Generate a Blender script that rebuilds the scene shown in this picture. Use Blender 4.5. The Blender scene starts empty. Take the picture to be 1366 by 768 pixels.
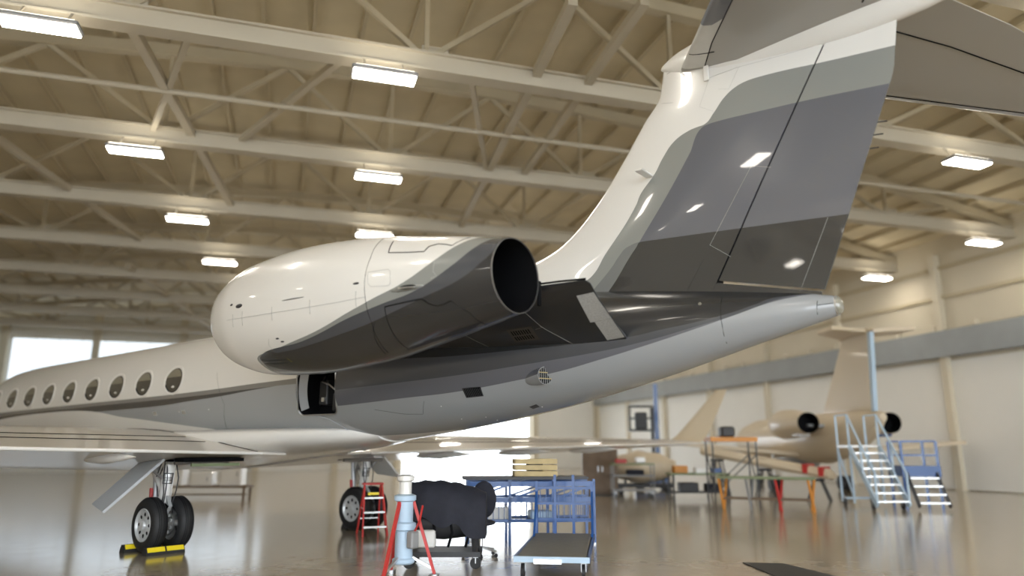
import bpy, math, random
from mathutils import Vector, Matrix
random.seed(7)
C = bpy.context.scene.collection
SC = bpy.context.scene
R = math.radians

# ------------------------------------------------------------------ camera, world, exposure
# aircraft frame: +X aft, +Y starboard, Z up, origin on the floor under the main gear
cam_d = bpy.data.cameras.new('camera')
cam = bpy.data.objects.new('camera', cam_d); C.objects.link(cam)
cam_d.sensor_width = 36.0
cam_d.lens = 960.0 / 1366.0 * 36.0
cam_d.clip_end = 400
cam.location = (12.512, -8.549, 1.684)
_f = Vector((-0.605, 0.766, 0.218)).normalized()
cam.rotation_euler = _f.to_track_quat('-Z', 'Y').to_euler()
cam_d.dof.use_dof = True
cam_d.dof.focus_distance = 10.5
cam_d.dof.aperture_fstop = 0.31
SC.camera = cam

SC.view_settings.view_transform = 'Standard'
SC.view_settings.look = 'None'
SC.view_settings.gamma = 1.0
SC.view_settings.use_curve_mapping = False
SC.view_settings.exposure = 0.33
SC.cycles.use_denoising = True
SC.cycles.max_bounces = 8
SC.cycles.diffuse_bounces = 5
SC.cycles.glossy_bounces = 4
SC.cycles.sample_clamp_indirect = 8.0

LAMP = 26.0        # radiance of the high-bay lamps
SKY = 7.0          # daylight outside the hangar doors
w = bpy.data.worlds.new('World'); SC.world = w; w.use_nodes = True
w.node_tree.nodes['Background'].inputs[0].default_value = (0.86, 0.93, 1.0, 1)
w.node_tree.nodes['Background'].inputs[1].default_value = SKY

# ------------------------------------------------------------------ materials
def mat(name, col, rough=0.5, metal=0.0, coat=0.0, emit=0.0, spec=0.5, noise=None, bump=0.0, alpha=None):
    m = bpy.data.materials.new(name); m.use_nodes = True
    nt = m.node_tree; b = nt.nodes['Principled BSDF']
    b.inputs['Base Color'].default_value = (*col, 1)
    b.inputs['Roughness'].default_value = rough
    b.inputs['Metallic'].default_value = metal
    b.inputs['Coat Weight'].default_value = coat
    b.inputs['Coat Roughness'].default_value = 0.03
    b.inputs['Specular IOR Level'].default_value = spec
    if emit:
        b.inputs['Emission Color'].default_value = (*col, 1)
        b.inputs['Emission Strength'].default_value = emit
    if noise:
        sc, amt = noise
        tc = nt.nodes.new('ShaderNodeTexCoord'); n = nt.nodes.new('ShaderNodeTexNoise')
        n.inputs['Scale'].default_value = sc; n.inputs['Detail'].default_value = 6
        nt.links.new(tc.outputs['Object'], n.inputs['Vector'])
        mx = nt.nodes.new('ShaderNodeMix'); mx.data_type = 'RGBA'
        mx.inputs[6].default_value = (*[c * (1 - amt) for c in col], 1)
        mx.inputs[7].default_value = (*[min(1, c * (1 + amt)) for c in col], 1)
        nt.links.new(n.outputs[0], mx.inputs[0]); nt.links.new(mx.outputs[2], b.inputs['Base Color'])
        if bump:
            bp = nt.nodes.new('ShaderNodeBump'); bp.inputs['Strength'].default_value = bump
            bp.inputs['Distance'].default_value = 0.01
            nt.links.new(n.outputs[0], bp.inputs['Height']); nt.links.new(bp.outputs[0], b.inputs['Normal'])
    return m

def paint(name, base, layers, rough=0.27, coat=0.5):
    """livery: each layer (colour, [(x,z)...], xmin) colours the skin where z is under the line and x > xmin"""
    m = bpy.data.materials.new(name); m.use_nodes = True
    nt = m.node_tree; b = nt.nodes['Principled BSDF']; N = nt.nodes.new; L = nt.links.new
    b.inputs['Roughness'].default_value = rough
    b.inputs['Coat Weight'].default_value = coat; b.inputs['Coat Roughness'].default_value = 0.02
    tc = N('ShaderNodeTexCoord'); sp = N('ShaderNodeSeparateXYZ'); L(tc.outputs['Object'], sp.inputs[0])
    cur = None
    for col, pts, xmin, xmax in layers:
        pts = sorted(pts); x0, x1 = pts[0][0], pts[-1][0]
        z0 = min(p[1] for p in pts) - 0.01; z1 = max(p[1] for p in pts) + 0.01
        mr = N('ShaderNodeMapRange'); mr.inputs[1].default_value = x0; mr.inputs[2].default_value = x1
        L(sp.outputs[0], mr.inputs[0])
        fc = N('ShaderNodeFloatCurve'); cv = fc.mapping.curves[0]
        fc.mapping.use_clip = False
        n = len(pts)
        while len(cv.points) < n: cv.points.new(0.5, 0.5)
        for i, (x, z) in enumerate(pts):
            cv.points[i].location = ((x - x0) / (x1 - x0), (z - z0) / (z1 - z0)); cv.points[i].handle_type = 'AUTO_CLAMPED'
        fc.mapping.update()
        L(mr.outputs[0], fc.inputs['Value'])
        mu = N('ShaderNodeMath'); mu.operation = 'MULTIPLY_ADD'; mu.inputs[1].default_value = z1 - z0; mu.inputs[2].default_value = z0
        L(fc.outputs[0], mu.inputs[0])
        lt = N('ShaderNodeMath'); lt.operation = 'LESS_THAN'; L(sp.outputs[2], lt.inputs[0]); L(mu.outputs[0], lt.inputs[1])
        k = lt
        if xmin is not None:
            g = N('ShaderNodeMath'); g.operation = 'GREATER_THAN'; L(sp.outputs[0], g.inputs[0]); g.inputs[1].default_value = xmin
            t = N('ShaderNodeMath'); t.operation = 'MULTIPLY'; L(k.outputs[0], t.inputs[0]); L(g.outputs[0], t.inputs[1]); k = t
        if xmax is not None:
            g = N('ShaderNodeMath'); g.operation = 'LESS_THAN'; L(sp.outputs[0], g.inputs[0]); g.inputs[1].default_value = xmax
            t = N('ShaderNodeMath'); t.operation = 'MULTIPLY'; L(k.outputs[0], t.inputs[0]); L(g.outputs[0], t.inputs[1]); k = t
        mx = N('ShaderNodeMix'); mx.data_type = 'RGBA'
        if cur is None: mx.inputs[6].default_value = (*base, 1)
        else: L(cur.outputs[2], mx.inputs[6])
        mx.inputs[7].default_value = (*col, 1); L(k.outputs[0], mx.inputs[0]); cur = mx
    L(cur.outputs[2], b.inputs['Base Color'])
    return m

WHITE = (0.72, 0.70, 0.66); G1 = (0.235, 0.24, 0.225); G2 = (0.15, 0.155, 0.15); PURP = (0.115, 0.118, 0.135)
DARK = (0.024, 0.025, 0.027); SLATE = (0.058, 0.062, 0.071); MID = (0.21, 0.21, 0.21); LGREY = (0.30, 0.31, 0.32)

M = {}
M['white'] = mat('white_paint', WHITE, 0.3, coat=0.6)
M['dark'] = mat('dark_paint', (0.019, 0.0195, 0.021), 0.3, coat=0.5)
M['lgrey'] = mat('light_grey_paint', LGREY, 0.3, coat=0.6)
M['purple'] = mat('purple_grey_paint', (0.15, 0.15, 0.165), 0.3, coat=.5)
M['stab'] = mat('stabilizer_paint', (0.52, 0.50, 0.46), 0.4, coat=0.2)
M['boot'] = mat('bare_leading_edge', (0.62, 0.61, 0.58), 0.42, metal=0.25, noise=(6, .08))
M['wingtop'] = mat('wing_paint', (0.60, 0.56, 0.50), 0.3, coat=0.5)
M['wingunder'] = mat('wing_under_paint', (0.52, 0.54, 0.56), 0.35, coat=0.3)
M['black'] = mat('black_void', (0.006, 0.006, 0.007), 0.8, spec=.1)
M['seam'] = mat('seam_sealant', (0.006, 0.006, 0.006), 0.8, spec=.1)
M['seamlight'] = mat('seam_light', (0.33, 0.32, 0.30), 0.6)
M['soft_seam'] = mat('seam_soft', (0.36, 0.355, 0.34), 0.6)
M['rubber'] = mat('tire_rubber', (0.012, 0.012, 0.013), 0.62, noise=(30, .3))
M['rim'] = mat('rim_paint', (0.55, 0.56, 0.56), 0.35, metal=0.3)
M['chrome'] = mat('chrome', (0.75, 0.75, 0.75), 0.12, metal=1.0)
M['steel'] = mat('dull_steel', (0.38, 0.38, 0.38), 0.38, metal=0.9)
M['tape'] = mat('speed_tape', (0.50, 0.51, 0.51), 0.5, metal=0.15, noise=(45, .35), bump=.4)
M['glass'] = mat('window_glass', (0.05, 0.045, 0.035), 0.05, coat=0.6)
M['blind'] = mat('window_shade', (0.20, 0.18, 0.13), 0.5)
M['yellow'] = mat('yellow_tape', (0.85, 0.66, 0.02), 0.4)
M['red'] = mat('red_paint', (0.50, 0.035, 0.03), 0.4)
M['blue'] = mat('blue_paint', (0.007, 0.065, 0.24), 0.4, coat=.3)
M['paleblue'] = mat('pale_blue_paint', (0.42, 0.55, 0.68), 0.4)
M['navy'] = mat('navy_cloth', (0.012, 0.013, 0.022), 0.8, noise=(9, .4), bump=.3)
M['brown'] = mat('brown_board', (0.16, 0.11, 0.07), 0.6, noise=(5, .3))
M['tan'] = mat('tan_primer', (0.64, 0.54, 0.39), 0.45, coat=.2)
M['wood'] = mat('crate_wood', (0.50, 0.38, 0.18), 0.6, noise=(7, .25))
M['deck'] = mat('deck_plate', (0.15, 0.14, 0.11), 0.5, noise=(14, .25))
M['darkgrey'] = mat('dark_grey_plastic', (0.03, 0.03, 0.032), 0.5)
M['grey'] = mat('grey_paint', (0.25, 0.25, 0.25), 0.5)
M['alu'] = mat('aluminium', (0.65, 0.65, 0.64), 0.35, metal=.8)
M['beam'] = mat('beam_paint', (0.50, 0.45, 0.355), 0.6, noise=(.8, .12))
M['roof'] = mat('roof_insulation', (0.60, 0.525, 0.37), 0.8, noise=(.7, .18), bump=.3)
M['purlin'] = mat('purlin_paint', (0.52, 0.45, 0.31), 0.65)
M['wall'] = mat('wall_panel', (0.62, 0.56, 0.44), 0.6, noise=(.5, .06))
M['wallwhite'] = mat('wall_white', (0.78, 0.77, 0.73), 0.55, noise=(.6, .05))
M['band'] = mat('wall_band', (0.30, 0.32, 0.33), 0.6, noise=(1., .15))
M['roof_glow'] = mat('added_roof_glow', (1.0, 0.93, 0.80), 0.5, emit=LAMP * .28)  # added upward glow, fills the roof with light
M['web'] = mat('web_paint', (0.50, 0.44, 0.32), 0.6, noise=(.8, .12))
M['lamp'] = mat('lamp_diffuser', (1.0, 0.93, 0.82), 0.5, emit=LAMP)
M['litpane'] = mat('translucent_pane', (0.80, 0.90, 1.0), 0.5, emit=1.0)
M['lens'] = mat('clear_lens', (0.22, 0.21, 0.17), 0.1, coat=.8)
M['orange'] = mat('orange_paint', (0.62, 0.25, 0.04), 0.5)
M['green'] = mat('green_mat', (0.20, 0.24, 0.13), 0.6)
M['apron'] = mat('apron_concrete', (0.6, 0.6, 0.58), 0.8)
M['skin'] = mat('skin', (0.42, 0.26, 0.18), 0.5)

def floor_surface():
    m = bpy.data.materials.new('polished_concrete'); m.use_nodes = True
    nt = m.node_tree; b = nt.nodes['Principled BSDF']; N = nt.nodes.new; L = nt.links.new
    tc = N('ShaderNodeTexCoord')
    n1 = N('ShaderNodeTexNoise'); n1.inputs['Scale'].default_value = 0.35; n1.inputs['Detail'].default_value = 8
    n2 = N('ShaderNodeTexNoise'); n2.inputs['Scale'].default_value = 3.0; n2.inputs['Detail'].default_value = 6
    L(tc.outputs['Object'], n1.inputs['Vector']); L(tc.outputs['Object'], n2.inputs['Vector'])
    mx = N('ShaderNodeMix'); mx.data_type = 'RGBA'
    mx.inputs[6].default_value = (0.33, 0.28, 0.21, 1); mx.inputs[7].default_value = (0.50, 0.435, 0.335, 1)
    ad = N('ShaderNodeMath'); ad.operation = 'MULTIPLY_ADD'; ad.inputs[1].default_value = .4
    L(n2.outputs[0], ad.inputs[0]); 
    mm = N('ShaderNodeMath'); mm.operation = 'MULTIPLY'; mm.inputs[1].default_value = .6
    L(n1.outputs[0], mm.inputs[0]); L(mm.outputs[0], ad.inputs[2])
    L(ad.outputs[0], mx.inputs[0]); L(mx.outputs[2], b.inputs['Base Color'])
    mr = N('ShaderNodeMapRange'); mr.inputs[3].default_value = .13; mr.inputs[4].default_value = .20
    L(n2.outputs[0], mr.inputs[0]); L(mr.outputs[0], b.inputs['Roughness'])
    b.inputs['Coat Weight'].default_value = .35; b.inputs['Coat Roughness'].default_value = .12
    return m
M['floor'] = floor_surface()

# ------------------------------------------------------------------ mesh helpers
class MB:
    def __init__(s): s.v = []; s.f = []; s.m = []; s.cur = 0
    def add(s, vs, fs):
        o = len(s.v); s.v += [tuple(p) for p in vs]
        for f in fs: s.f.append(tuple(i + o for i in f)); s.m.append(s.cur)
        return s
    def box(s, c, d, rz=0, bev=0, mtx=None):
        x, y, z = [k / 2 for k in d]
        if bev:
            b = min(bev, x * .9, y * .9, z * .9)
            P = []
            for sz, k in ((-z, b), (-z + b, 0), (z - b, 0), (z, b)):
                for (a, e) in ((-x + b + (0 if k == 0 else 0), -y + k), (x - b, -y + k), (x - k, -y + b), (x - k, y - b), (x - b, y - k), (-x + b, y - k), (-x + k, y - b), (-x + k, -y + b)):
                    P.append((a, e, sz))
            F = [tuple(range(7, -1, -1)), tuple(range(24, 32))]
            for r in range(3):
                for i in range(8):
                    F.append((r * 8 + i, r * 8 + (i + 1) % 8, r * 8 + 8 + (i + 1) % 8, r * 8 + 8 + i))
        else:
            P = [(-x, -y, -z), (x, -y, -z), (x, y, -z), (-x, y, -z), (-x, -y, z), (x, -y, z), (x, y, z), (-x, y, z)]
            F = [(0, 3, 2, 1), (4, 5, 6, 7), (0, 1, 5, 4), (1, 2, 6, 5), (2, 3, 7, 6), (3, 0, 4, 7)]
        T = Matrix.Translation(c) @ (mtx if mtx else Matrix.Rotation(rz, 4, 'Z'))
        return s.add([T @ Vector(p) for p in P], F)
    def bar(s, p0, p1, wd, ht=None):
        """rectangular bar between two points"""
        p0, p1 = Vector(p0), Vector(p1); d = p1 - p0
        if ht is None: ht = wd
        q = d.to_track_quat('X', 'Z').to_matrix().to_4x4()
        return s.box((p0 + p1) / 2, (d.length, wd, ht), mtx=q)
    def cyl(s, p0, p1, r0, r1=None, n=16, cap=True):
        p0, p1 = Vector(p0), Vector(p1)
        if r1 is None: r1 = r0
        return s.rev(p0, p1 - p0, [(0, r0), ((p1 - p0).length, r1)], n, cap)
    def rev(s, o, ax, prof, n=24, cap=True):
        """surface of revolution: prof = [(distance along axis, radius)]"""
        o = Vector(o); ax = Vector(ax).normalized()
        u = ax.orthogonal().normalized(); v = ax.cross(u)
        rings = [[o + ax * t + (u * math.cos(a) + v * math.sin(a)) * r for a in [2 * math.pi * i / n for i in range(n)]] for t, r in prof]
        return s.loft(rings, cap)
    def loft(s, rings, cap=True, closed=True):
        n = len(rings[0]); P = [p for r in rings for p in r]; F = []
        for k in range(len(rings) - 1):
            for i in range(n if closed else n - 1):
                j = (i + 1) % n
                F.append((k * n + i, k * n + j, k * n + n + j, k * n + n + i))
        if cap:
            F.append(tuple(range(n - 1, -1, -1))); F.append(tuple(range((len(rings) - 1) * n, len(rings) * n)))
        return s.add(P, F)
    def tube(s, path, r, n=8, cap=True, closed=False):
        path = [Vector(p) for p in path]; rings = []; m = len(path)
        up = None
        for i, p in enumerate(path):
            if closed: t = path[(i + 1) % m] - path[i - 1]
            else: t = path[min(i + 1, m - 1)] - path[max(i - 1, 0)]
            t.normalize()
            if up is None: up = t.orthogonal().normalized()
            up = (up - t * up.dot(t)); up.normalize(); v = t.cross(up)
            rr = r[i] if isinstance(r, (list, tuple)) else r
            rings.append([p + (up * math.cos(2 * math.pi * k / n) + v * math.sin(2 * math.pi * k / n)) * rr for k in range(n)])
        if closed: rings.append(rings[0]); cap = False
        return s.loft(rings, cap)
    def prism(s, poly, off):
        """polygon (3D points) extruded by the vector off"""
        poly = [Vector(p) for p in poly]; off = Vector(off); n = len(poly)
        P = poly + [p + off for p in poly]
        return s.add(P, [tuple(range(n - 1, -1, -1)), tuple(range(n, 2 * n))] + [(i, (i + 1) % n, n + (i + 1) % n, n + i) for i in range(n)])
    def build(s, name, m, parent=None, smooth=None, loc=None, rz=0):
        me = bpy.data.meshes.new(name); me.from_pydata(s.v, [], s.f)
        ms = m if isinstance(m, (list, tuple)) else [m]
        for k in ms: me.materials.append(M[k] if isinstance(k, str) else k)
        if len(ms) > 1: me.polygons.foreach_set('material_index', s.m)
        import bmesh
        bm = bmesh.new(); bm.from_mesh(me); bmesh.ops.recalc_face_normals(bm, faces=bm.faces); bm.to_mesh(me); bm.free()
        if smooth is not None:
            me.shade_smooth()
            me.set_sharp_from_angle(angle=R(smooth))
        o = bpy.data.objects.new(name, me); C.objects.link(o)
        if parent: o.parent = parent
        if loc is not None: o.location = loc
        o.rotation_euler.z = rz
        return o

def tag(o, label=None, cat=None, group=None, kind=None):
    if label: o['label'] = label
    if cat: o['category'] = cat
    if group: o['group'] = group
    if kind: o['kind'] = kind
    return o
def thing(name, label, cat, loc=(0, 0, 0), rz=0, group=None, kind=None):
    o = bpy.data.objects.new(name, None); C.objects.link(o); o.location = loc; o.rotation_euler = (0, 0, rz)
    o.empty_display_size = .2
    return tag(o, label, cat, group, kind)
def copy_tree(o, parent=None):
    c = o.copy(); C.objects.link(c); c.parent = parent
    for ch in [k for k in bpy.data.objects if k.parent == o]: copy_tree(ch, c)
    return c
def dup(root, loc, rz, label=None):
    r = copy_tree(root); r.location = loc; r.rotation_euler = (0, 0, rz)
    if label: r['label'] = label
    return r

# ------------------------------------------------------------------ hangar shell (local x = along the trusses, local y = depth)
HA = R(55.5); CE1, CE2 = math.cos(HA), math.sin(HA)
def hw(e1, e2, z=0): return Vector((e1 * CE1 - e2 * CE2, e1 * CE2 + e2 * CE1, z))
E1L, E1R, E2N, E2F = -22.0, 27.0, -34.0, 46.0
CROWN = 2.5
def ztop(e1): return 12.7 - 2.4 * ((e1 - CROWN) / 24.5) ** 2
def hstruct(name, mb, m, smooth=None, label=None):
    o = mb.build(name, m, None, smooth, (0, 0, 0), HA)
    return tag(o, label, None, None, 'structure')

hstruct('floor', MB().add([(E1L, E2N, 0), (E1R, E2N, 0), (E1R, E2F, 0), (E1L, E2F, 0), (E1L, E2N, -.3), (E1R, E2N, -.3), (E1R, E2F, -.3), (E1L, E2F, -.3)],
        [(0, 1, 2, 3), (7, 6, 5, 4), (0, 4, 5, 1), (1, 5, 6, 2), (2, 6, 7, 3), (3, 7, 4, 0)]), 'floor', None, 'polished tan concrete hangar floor')
mb = MB().box((2, 66, -.16), (120, 39.9, .28)); hstruct('ground_apron', mb, 'apron', None, 'pale concrete apron outside the far hangar door')
mb = MB().box((2, -54, -.16), (120, 39.9, .28)); hstruct('ground_apron', mb, 'apron', None, 'pale concrete apron outside the near hangar door')
# roof deck
mb = MB(); rows = []
xs = [E1L + (E1R - E1L) * i / 32 for i in range(33)]
mb.loft([[Vector((x, y, ztop(x) + .42)) for x in xs] + [Vector((x, y, ztop(x) + .6)) for x in reversed(xs)] for y in (E2N, E2F)], True, True)
ceil = hstruct('ceiling', mb, 'roof', 40, 'tan insulated barrel roof deck')
pm = MB().box((0, (E2N + E2F) / 2, 0), (.10, E2F - E2N, .22)).build('purlin', 'purlin', ceil)
for i in range(1, 38):
    x = E1L + i * 1.3
    o = pm if i == 1 else pm.copy()
    if i > 1: C.objects.link(o)
    o.location = (x, 0, ztop(x) + .31)
    o.rotation_euler = (0, math.atan(2 * 2.4 * (x - CROWN) / 24.5 ** 2), 0)
# trusses
def make_truss():
    t = thing('roof_truss', 'white steel bowstring roof truss', None, kind='structure')
    del_keys = []
    mb = MB(); L0 = E1R - E1L; cx = (E1L + E1R) / 2
    mb.box((cx, 0, 9.80), (L0, .40, .05)).box((cx, 0, 10.20), (L0, .40, .05)).box((cx, 0, 10.0), (L0, .24, .38))
    mb.build('bottom_chord', 'beam', t)
    xs = [E1L + (E1R - E1L) * i / 28 for i in range(29)]
    mb = MB(); mb.loft([[Vector((x, -.15, ztop(x) - .16)), Vector((x, .15, ztop(x) - .16)), Vector((x, .15, ztop(x) + .16)), Vector((x, -.15, ztop(x) + .16))] for x in xs])
    mb.build('top_chord', 'web', t, 30)
    n = 8; dx = (E1R - E1L) / n
    for i in range(n):
        x0 = E1L + i * dx; x1 = x0 + dx; xm = (x0 + x1) / 2
        for a, b in (((x0, 0, 10.1), (xm, 0, ztop(xm) - .1)), ((xm, 0, ztop(xm) - .1), (x1, 0, 10.1))):
            MB().bar(a, b, .12, .12).build('web_member', 'web', t)
        MB().bar((x1, 0, 10.1), (x1, 0, ztop(x1) - .1), .10, .10).build('web_member', 'web', t) if i < n - 1 else None
        MB().box((x0 + .2, 0, 10.30), (.6, .04, .3)).build('gusset_plate', 'beam', t)
    return t
tr0 = make_truss()
TRK = [-5, -4, -3, -2, -1, 0, 1, 2, 3, 4, 5, 6, 7]
TRY = lambda k: -.75 + 5.85 * k
words = {0: 'nearest in view, above the engine', 1: 'second from the viewer', 2: 'third from the viewer', 3: 'fourth from the viewer', 4: 'fifth from the viewer',
         5: 'sixth from the viewer', 6: 'seventh from the viewer', 7: 'farthest, before the far wall', -1: 'just overhead of the viewer', -2: 'behind the viewer', -3: 'well behind the viewer', -4: 'second farthest behind the viewer', -5: 'farthest behind the viewer'}
for k in TRK:
    o = tr0 if k == 0 else copy_tree(tr0)
    o.location = hw(0, TRY(k)); o.rotation_euler = (0, 0, HA)
    o['label'] = 'white steel bowstring roof truss, ' + words[k]
def brace(name, a, b, wd, m='beam', label=None):
    o = MB().bar(a, b, wd).build(name, m); tag(o, label, None, None, 'structure')
# diagonal wind bracing between the trusses (world coordinates)
for (a1, a2), (b1_, b2_), wd, wh in (((-3.56, -.75), (-2.29, 10.95), .13, 'from the nearest truss at the left'), ((4.82, -3.7), (6.05, 10.95), .13, 'in front of the tail fin'),
        ((6.15, -4.1), (6.69, 5.1), .12, 'close behind the tail fin'), ((-7.57, 21.8), (-5.4, 40.), .16, 'low at the far left'), ((-1.69, 5.1), (.96, -.75), .10, 'across the first bay'),
        ((3.48, -.75), (5.48, 5.1), .09, 'slanting away right of the lamps'), ((-3.93, 5.1), (-2.26, -.75), .09, 'across the first bay at the left edge'), ((-8.5, 5.1), (-6.2, 16.8), .12, 'outermost at the left')):
    brace('roof_brace', hw(a1, a2, 10.13), hw(b1_, b2_, 10.13), wd * 1.5, label='pale steel diagonal roof brace ' + wh)
# far wall with its open door, other walls
def wallbox(name, boxes, m, label):
    mb = MB()
    for c, d in boxes: mb.box(c, d)
    return hstruct(name, mb, m, None, label)
D0, D1, DH = 9.5, 20.5, 5.2
WH = 13.4
wf = wallbox('wall_far', [((-6.25, E2F + .15, WH / 2), (31.5, .3, WH)), ((23.75, E2F + .15, WH / 2), (6.5, .3, WH)), ((15, E2F + .15, (DH + WH) / 2), (11, .3, WH - DH))], 'wallwhite', 'pale far hangar wall')
wn = wallbox('wall_near', [((-20.5, E2N - .15, WH / 2), (3, .3, WH)), ((25.5, E2N - .15, WH / 2), (3, .3, WH)), ((2.5, E2N - .15, (10 + WH) / 2), (43, .3, WH - 10))], 'wall', 'unseen wall behind the viewer, its door opening enlarged for daylight')  # unseen door opening, made wide and tall to let daylight in
wl = wallbox('wall_left', [((E1L - .15, (E2N + E2F) / 2, WH / 2), (.3, E2F - E2N + .6, WH))], 'wall', 'beige left hangar wall')
wr = wallbox('wall_right', [((E1R + .15, (E2N + E2F) / 2, WH / 2), (.3, E2F - E2N + .6, WH))], 'wall', 'beige right hangar wall')
for i in range(9):
    MB().box((-20 + 6 * i - (1 if i > 4 else 0), E2F - .2, 6), (.5, .4, 12)).build('column', 'wall', wf) if not (9 < -20 + 6 * i - (1 if i > 4 else 0) < 21) else None
wi = tag(MB().box((-10.5, E2F - .06, 4.9), (18.4, .10, .12)).box((-10.5, E2F - .06, 9.75), (18.4, .10, .12)).build('window_1', 'wall', None, None, (0, 0, 0), HA), 'band of translucent daylight panes in the far wall', None, None, 'structure')
for i in range(12): MB().box((-19.0 + 1.53 * i + .2, E2F - .05, 7.3), (1.42, .06, 4.7)).build('pane', 'litpane', wi)
MB().box((15, E2F - .1, DH + .2), (11.6, .3, .4)).build('door_header', 'band', wf)
# right wall: grey girder band, white liner panels, ribs
MB().box((E1R - .25, 6, 6.05), (.5, 79, 1.1)).build('crane_girder', 'band', wr)
for i in range(40):
    MB().box((E1R - .22, E2N + 1 + i * 2.0, 6.75), (.3, .18, .22)).build('girder_bracket', 'wall', wr)
for i in range(13):
    MB().box((E1R - .05, E2N + 3.05 + i * 6.1, 2.7), (.1, 6.0, 5.3)).build('wall_panel', 'wallwhite', wr)
for i in range(14):
    MB().box((E1R - .16, E2N + i * 6.1, 5.0), (.30, .32, 10)).build('column', 'wall', wr)
for z in (8.1, 9.4): MB().box((E1R - .06, 6, z), (.14, 79, .14)).build('girt', 'purlin', wr)
# high-bay lamps
def make_lamp():
    t = thing('ceiling_light', 'x', 'light', group='high bay lamps under the roof trusses')
    y = -.52
    MB().box((0, y, 9.32), (1.36, .46, .10), bev=.03).build('housing', 'grey', t)
    MB().box((0, y, 9.255), (1.28, .40, .03)).build('diffuser', 'lamp', t)
    MB().box((0, y, 9.38), (1.2, .34, .02)).build('roof_glow_strip', 'roof_glow', t)  # glowing strip added on the housing to brighten the roof deck
    for x in (-.4, .4): MB().bar((x, -.52, 9.38), (x, -.18, 9.80), .035).build('bracket', 'beam', t)
    return t
lamp0 = make_lamp(); first = True
LAMPLAB = {}
LAMPLAB = {(0, 0): 'large ceiling lamp nearest the viewer, above the engine', (1, 0): 'ceiling lamp over the engine, on the second truss', (2, 0): 'ceiling lamp just above the engine cowling',
           (1, -1): 'ceiling lamp at the left edge, on the second truss', (2, -1): 'ceiling lamp left of the engine, on the third truss', (3, -1): 'ceiling lamp left of the engine, lowest and farthest of the left row',
           (0, -1): 'ceiling lamp high in the upper left corner', (2, 3.6): 'lone ceiling lamp right of the tail cone', (0, 2.5): 'upper ceiling lamp right of the tail fin, added to brighten the right side', (1, 3.6): 'middle ceiling lamp right of the tail fin, added to brighten the right side'}  # last two lamps are added to brighten the right side
SPOTS = [(0, 0), (1, 0), (2, 0), (0, -1), (1, -1), (2, -1), (3, -1), (2, 3.6)] + [(k, j) for k in (-1, -2, -3, -4, -5) for j in range(-3, 4)] + [(0, -3), (1, -3), (0, 2.5), (0, 3.4), (1, 3.6)]
FAR_FILL = [(1, 2), (2, 2), (2, 3), (3, 0), (3, 1), (3, 2), (3, 3)] + [(k, j) for k in (4, 5, 6, 7) for j in (-1, 0, 1, 2, 3)]  # lamps added out of sight behind the jet to light the far walls
SPOTS += FAR_FILL
for k, j in SPOTS:
    o = lamp0 if first else copy_tree(lamp0); first = False
    o.location = hw(1.55 + .58 * k + 6.3 * j, TRY(k)); o.rotation_euler = (0, 0, HA)
    o['label'] = LAMPLAB.get((k, j), 'far lamp added unseen behind the parked jet to brighten the far walls' if (k, j) in FAR_FILL else 'long white high bay lamp out of the picture')
tag(MB().cyl((E1L, 2.4, 10.05), (E1R, 2.4, 10.05), .07, n=12).build('trim_1', 'beam', None, 40, (0, 0, 0), HA), 'thin straight sprinkler pipe between the two nearest trusses', None, None, 'structure')

# ------------------------------------------------------------------ THE JET
#PROFILE
FS = [(-17.9, 2.58, 2.52, .03), (-17.3, 2.9, 2.2, .36), (-16, 3.38, 1.95, .74), (-14.5, 3.78, 1.80, 1.02), (-13, 4.08, 1.745, 1.17), (-11.5, 4.12, 1.74, 1.19), (-6, 4.12, 1.74, 1.19),
      (0, 4.12, 1.74, 1.19), (2.0, 4.12, 1.745, 1.19), (3.1, 4.115, 1.80, 1.17), (4.5, 4.065, 1.94, 1.08), (6, 3.97, 2.14, .92), (7.3, 3.84, 2.37, .74), (8.4, 3.70, 2.62, .55),
      (9.4, 3.56, 2.88, .35), (10.2, 3.43, 3.085, .18), (10.46, 3.375, 3.155, .11)]
def pchip(xs, ys):
    n = len(xs); h = [xs[i + 1] - xs[i] for i in range(n - 1)]; d = [(ys[i + 1] - ys[i]) / h[i] for i in range(n - 1)]
    m = [d[0]] + [0] * (n - 2) + [d[-1]]
    for i in range(1, n - 1):
        if d[i - 1] * d[i] > 0:
            w1 = 2 * h[i] + h[i - 1]; w2 = h[i] + 2 * h[i - 1]
            m[i] = (w1 + w2) / (w1 / d[i - 1] + w2 / d[i])
    def f(x):
        if x <= xs[0]: return ys[0]
        if x >= xs[-1]: return ys[-1]
        i = 0
        while xs[i + 1] < x: i += 1
        t = (x - xs[i]) / h[i]
        return ((1 + 2 * t) * (1 - t) ** 2) * ys[i] + t * (1 - t) ** 2 * h[i] * m[i] + t * t * (3 - 2 * t) * ys[i + 1] + t * t * (t - 1) * h[i] * m[i + 1]
    return f
_x = [s[0] for s in FS]
f_top = pchip(_x, [s[1] for s in FS]); f_bot = pchip(_x, [s[2] for s in FS]); f_w = pchip(_x, [s[3] for s in FS])
def fus(x):
    t, b = f_top(x), f_bot(x); return (t + b) / 2, (t - b) / 2, f_w(x)
# engine axis and radius
NK = [2.55, 2.62, 2.75, 3.0, 3.4, 4.4, 5.6, 6.8, 7.9]
NR = [.565, .615, .68, .755, .83, .871, .799, .617, .412]
n_r = pchip(NK, NR)
def nac_c(x): return (-2.573 - .019 * (x - 5), 3.534 - .012 * (x - 5))
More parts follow.
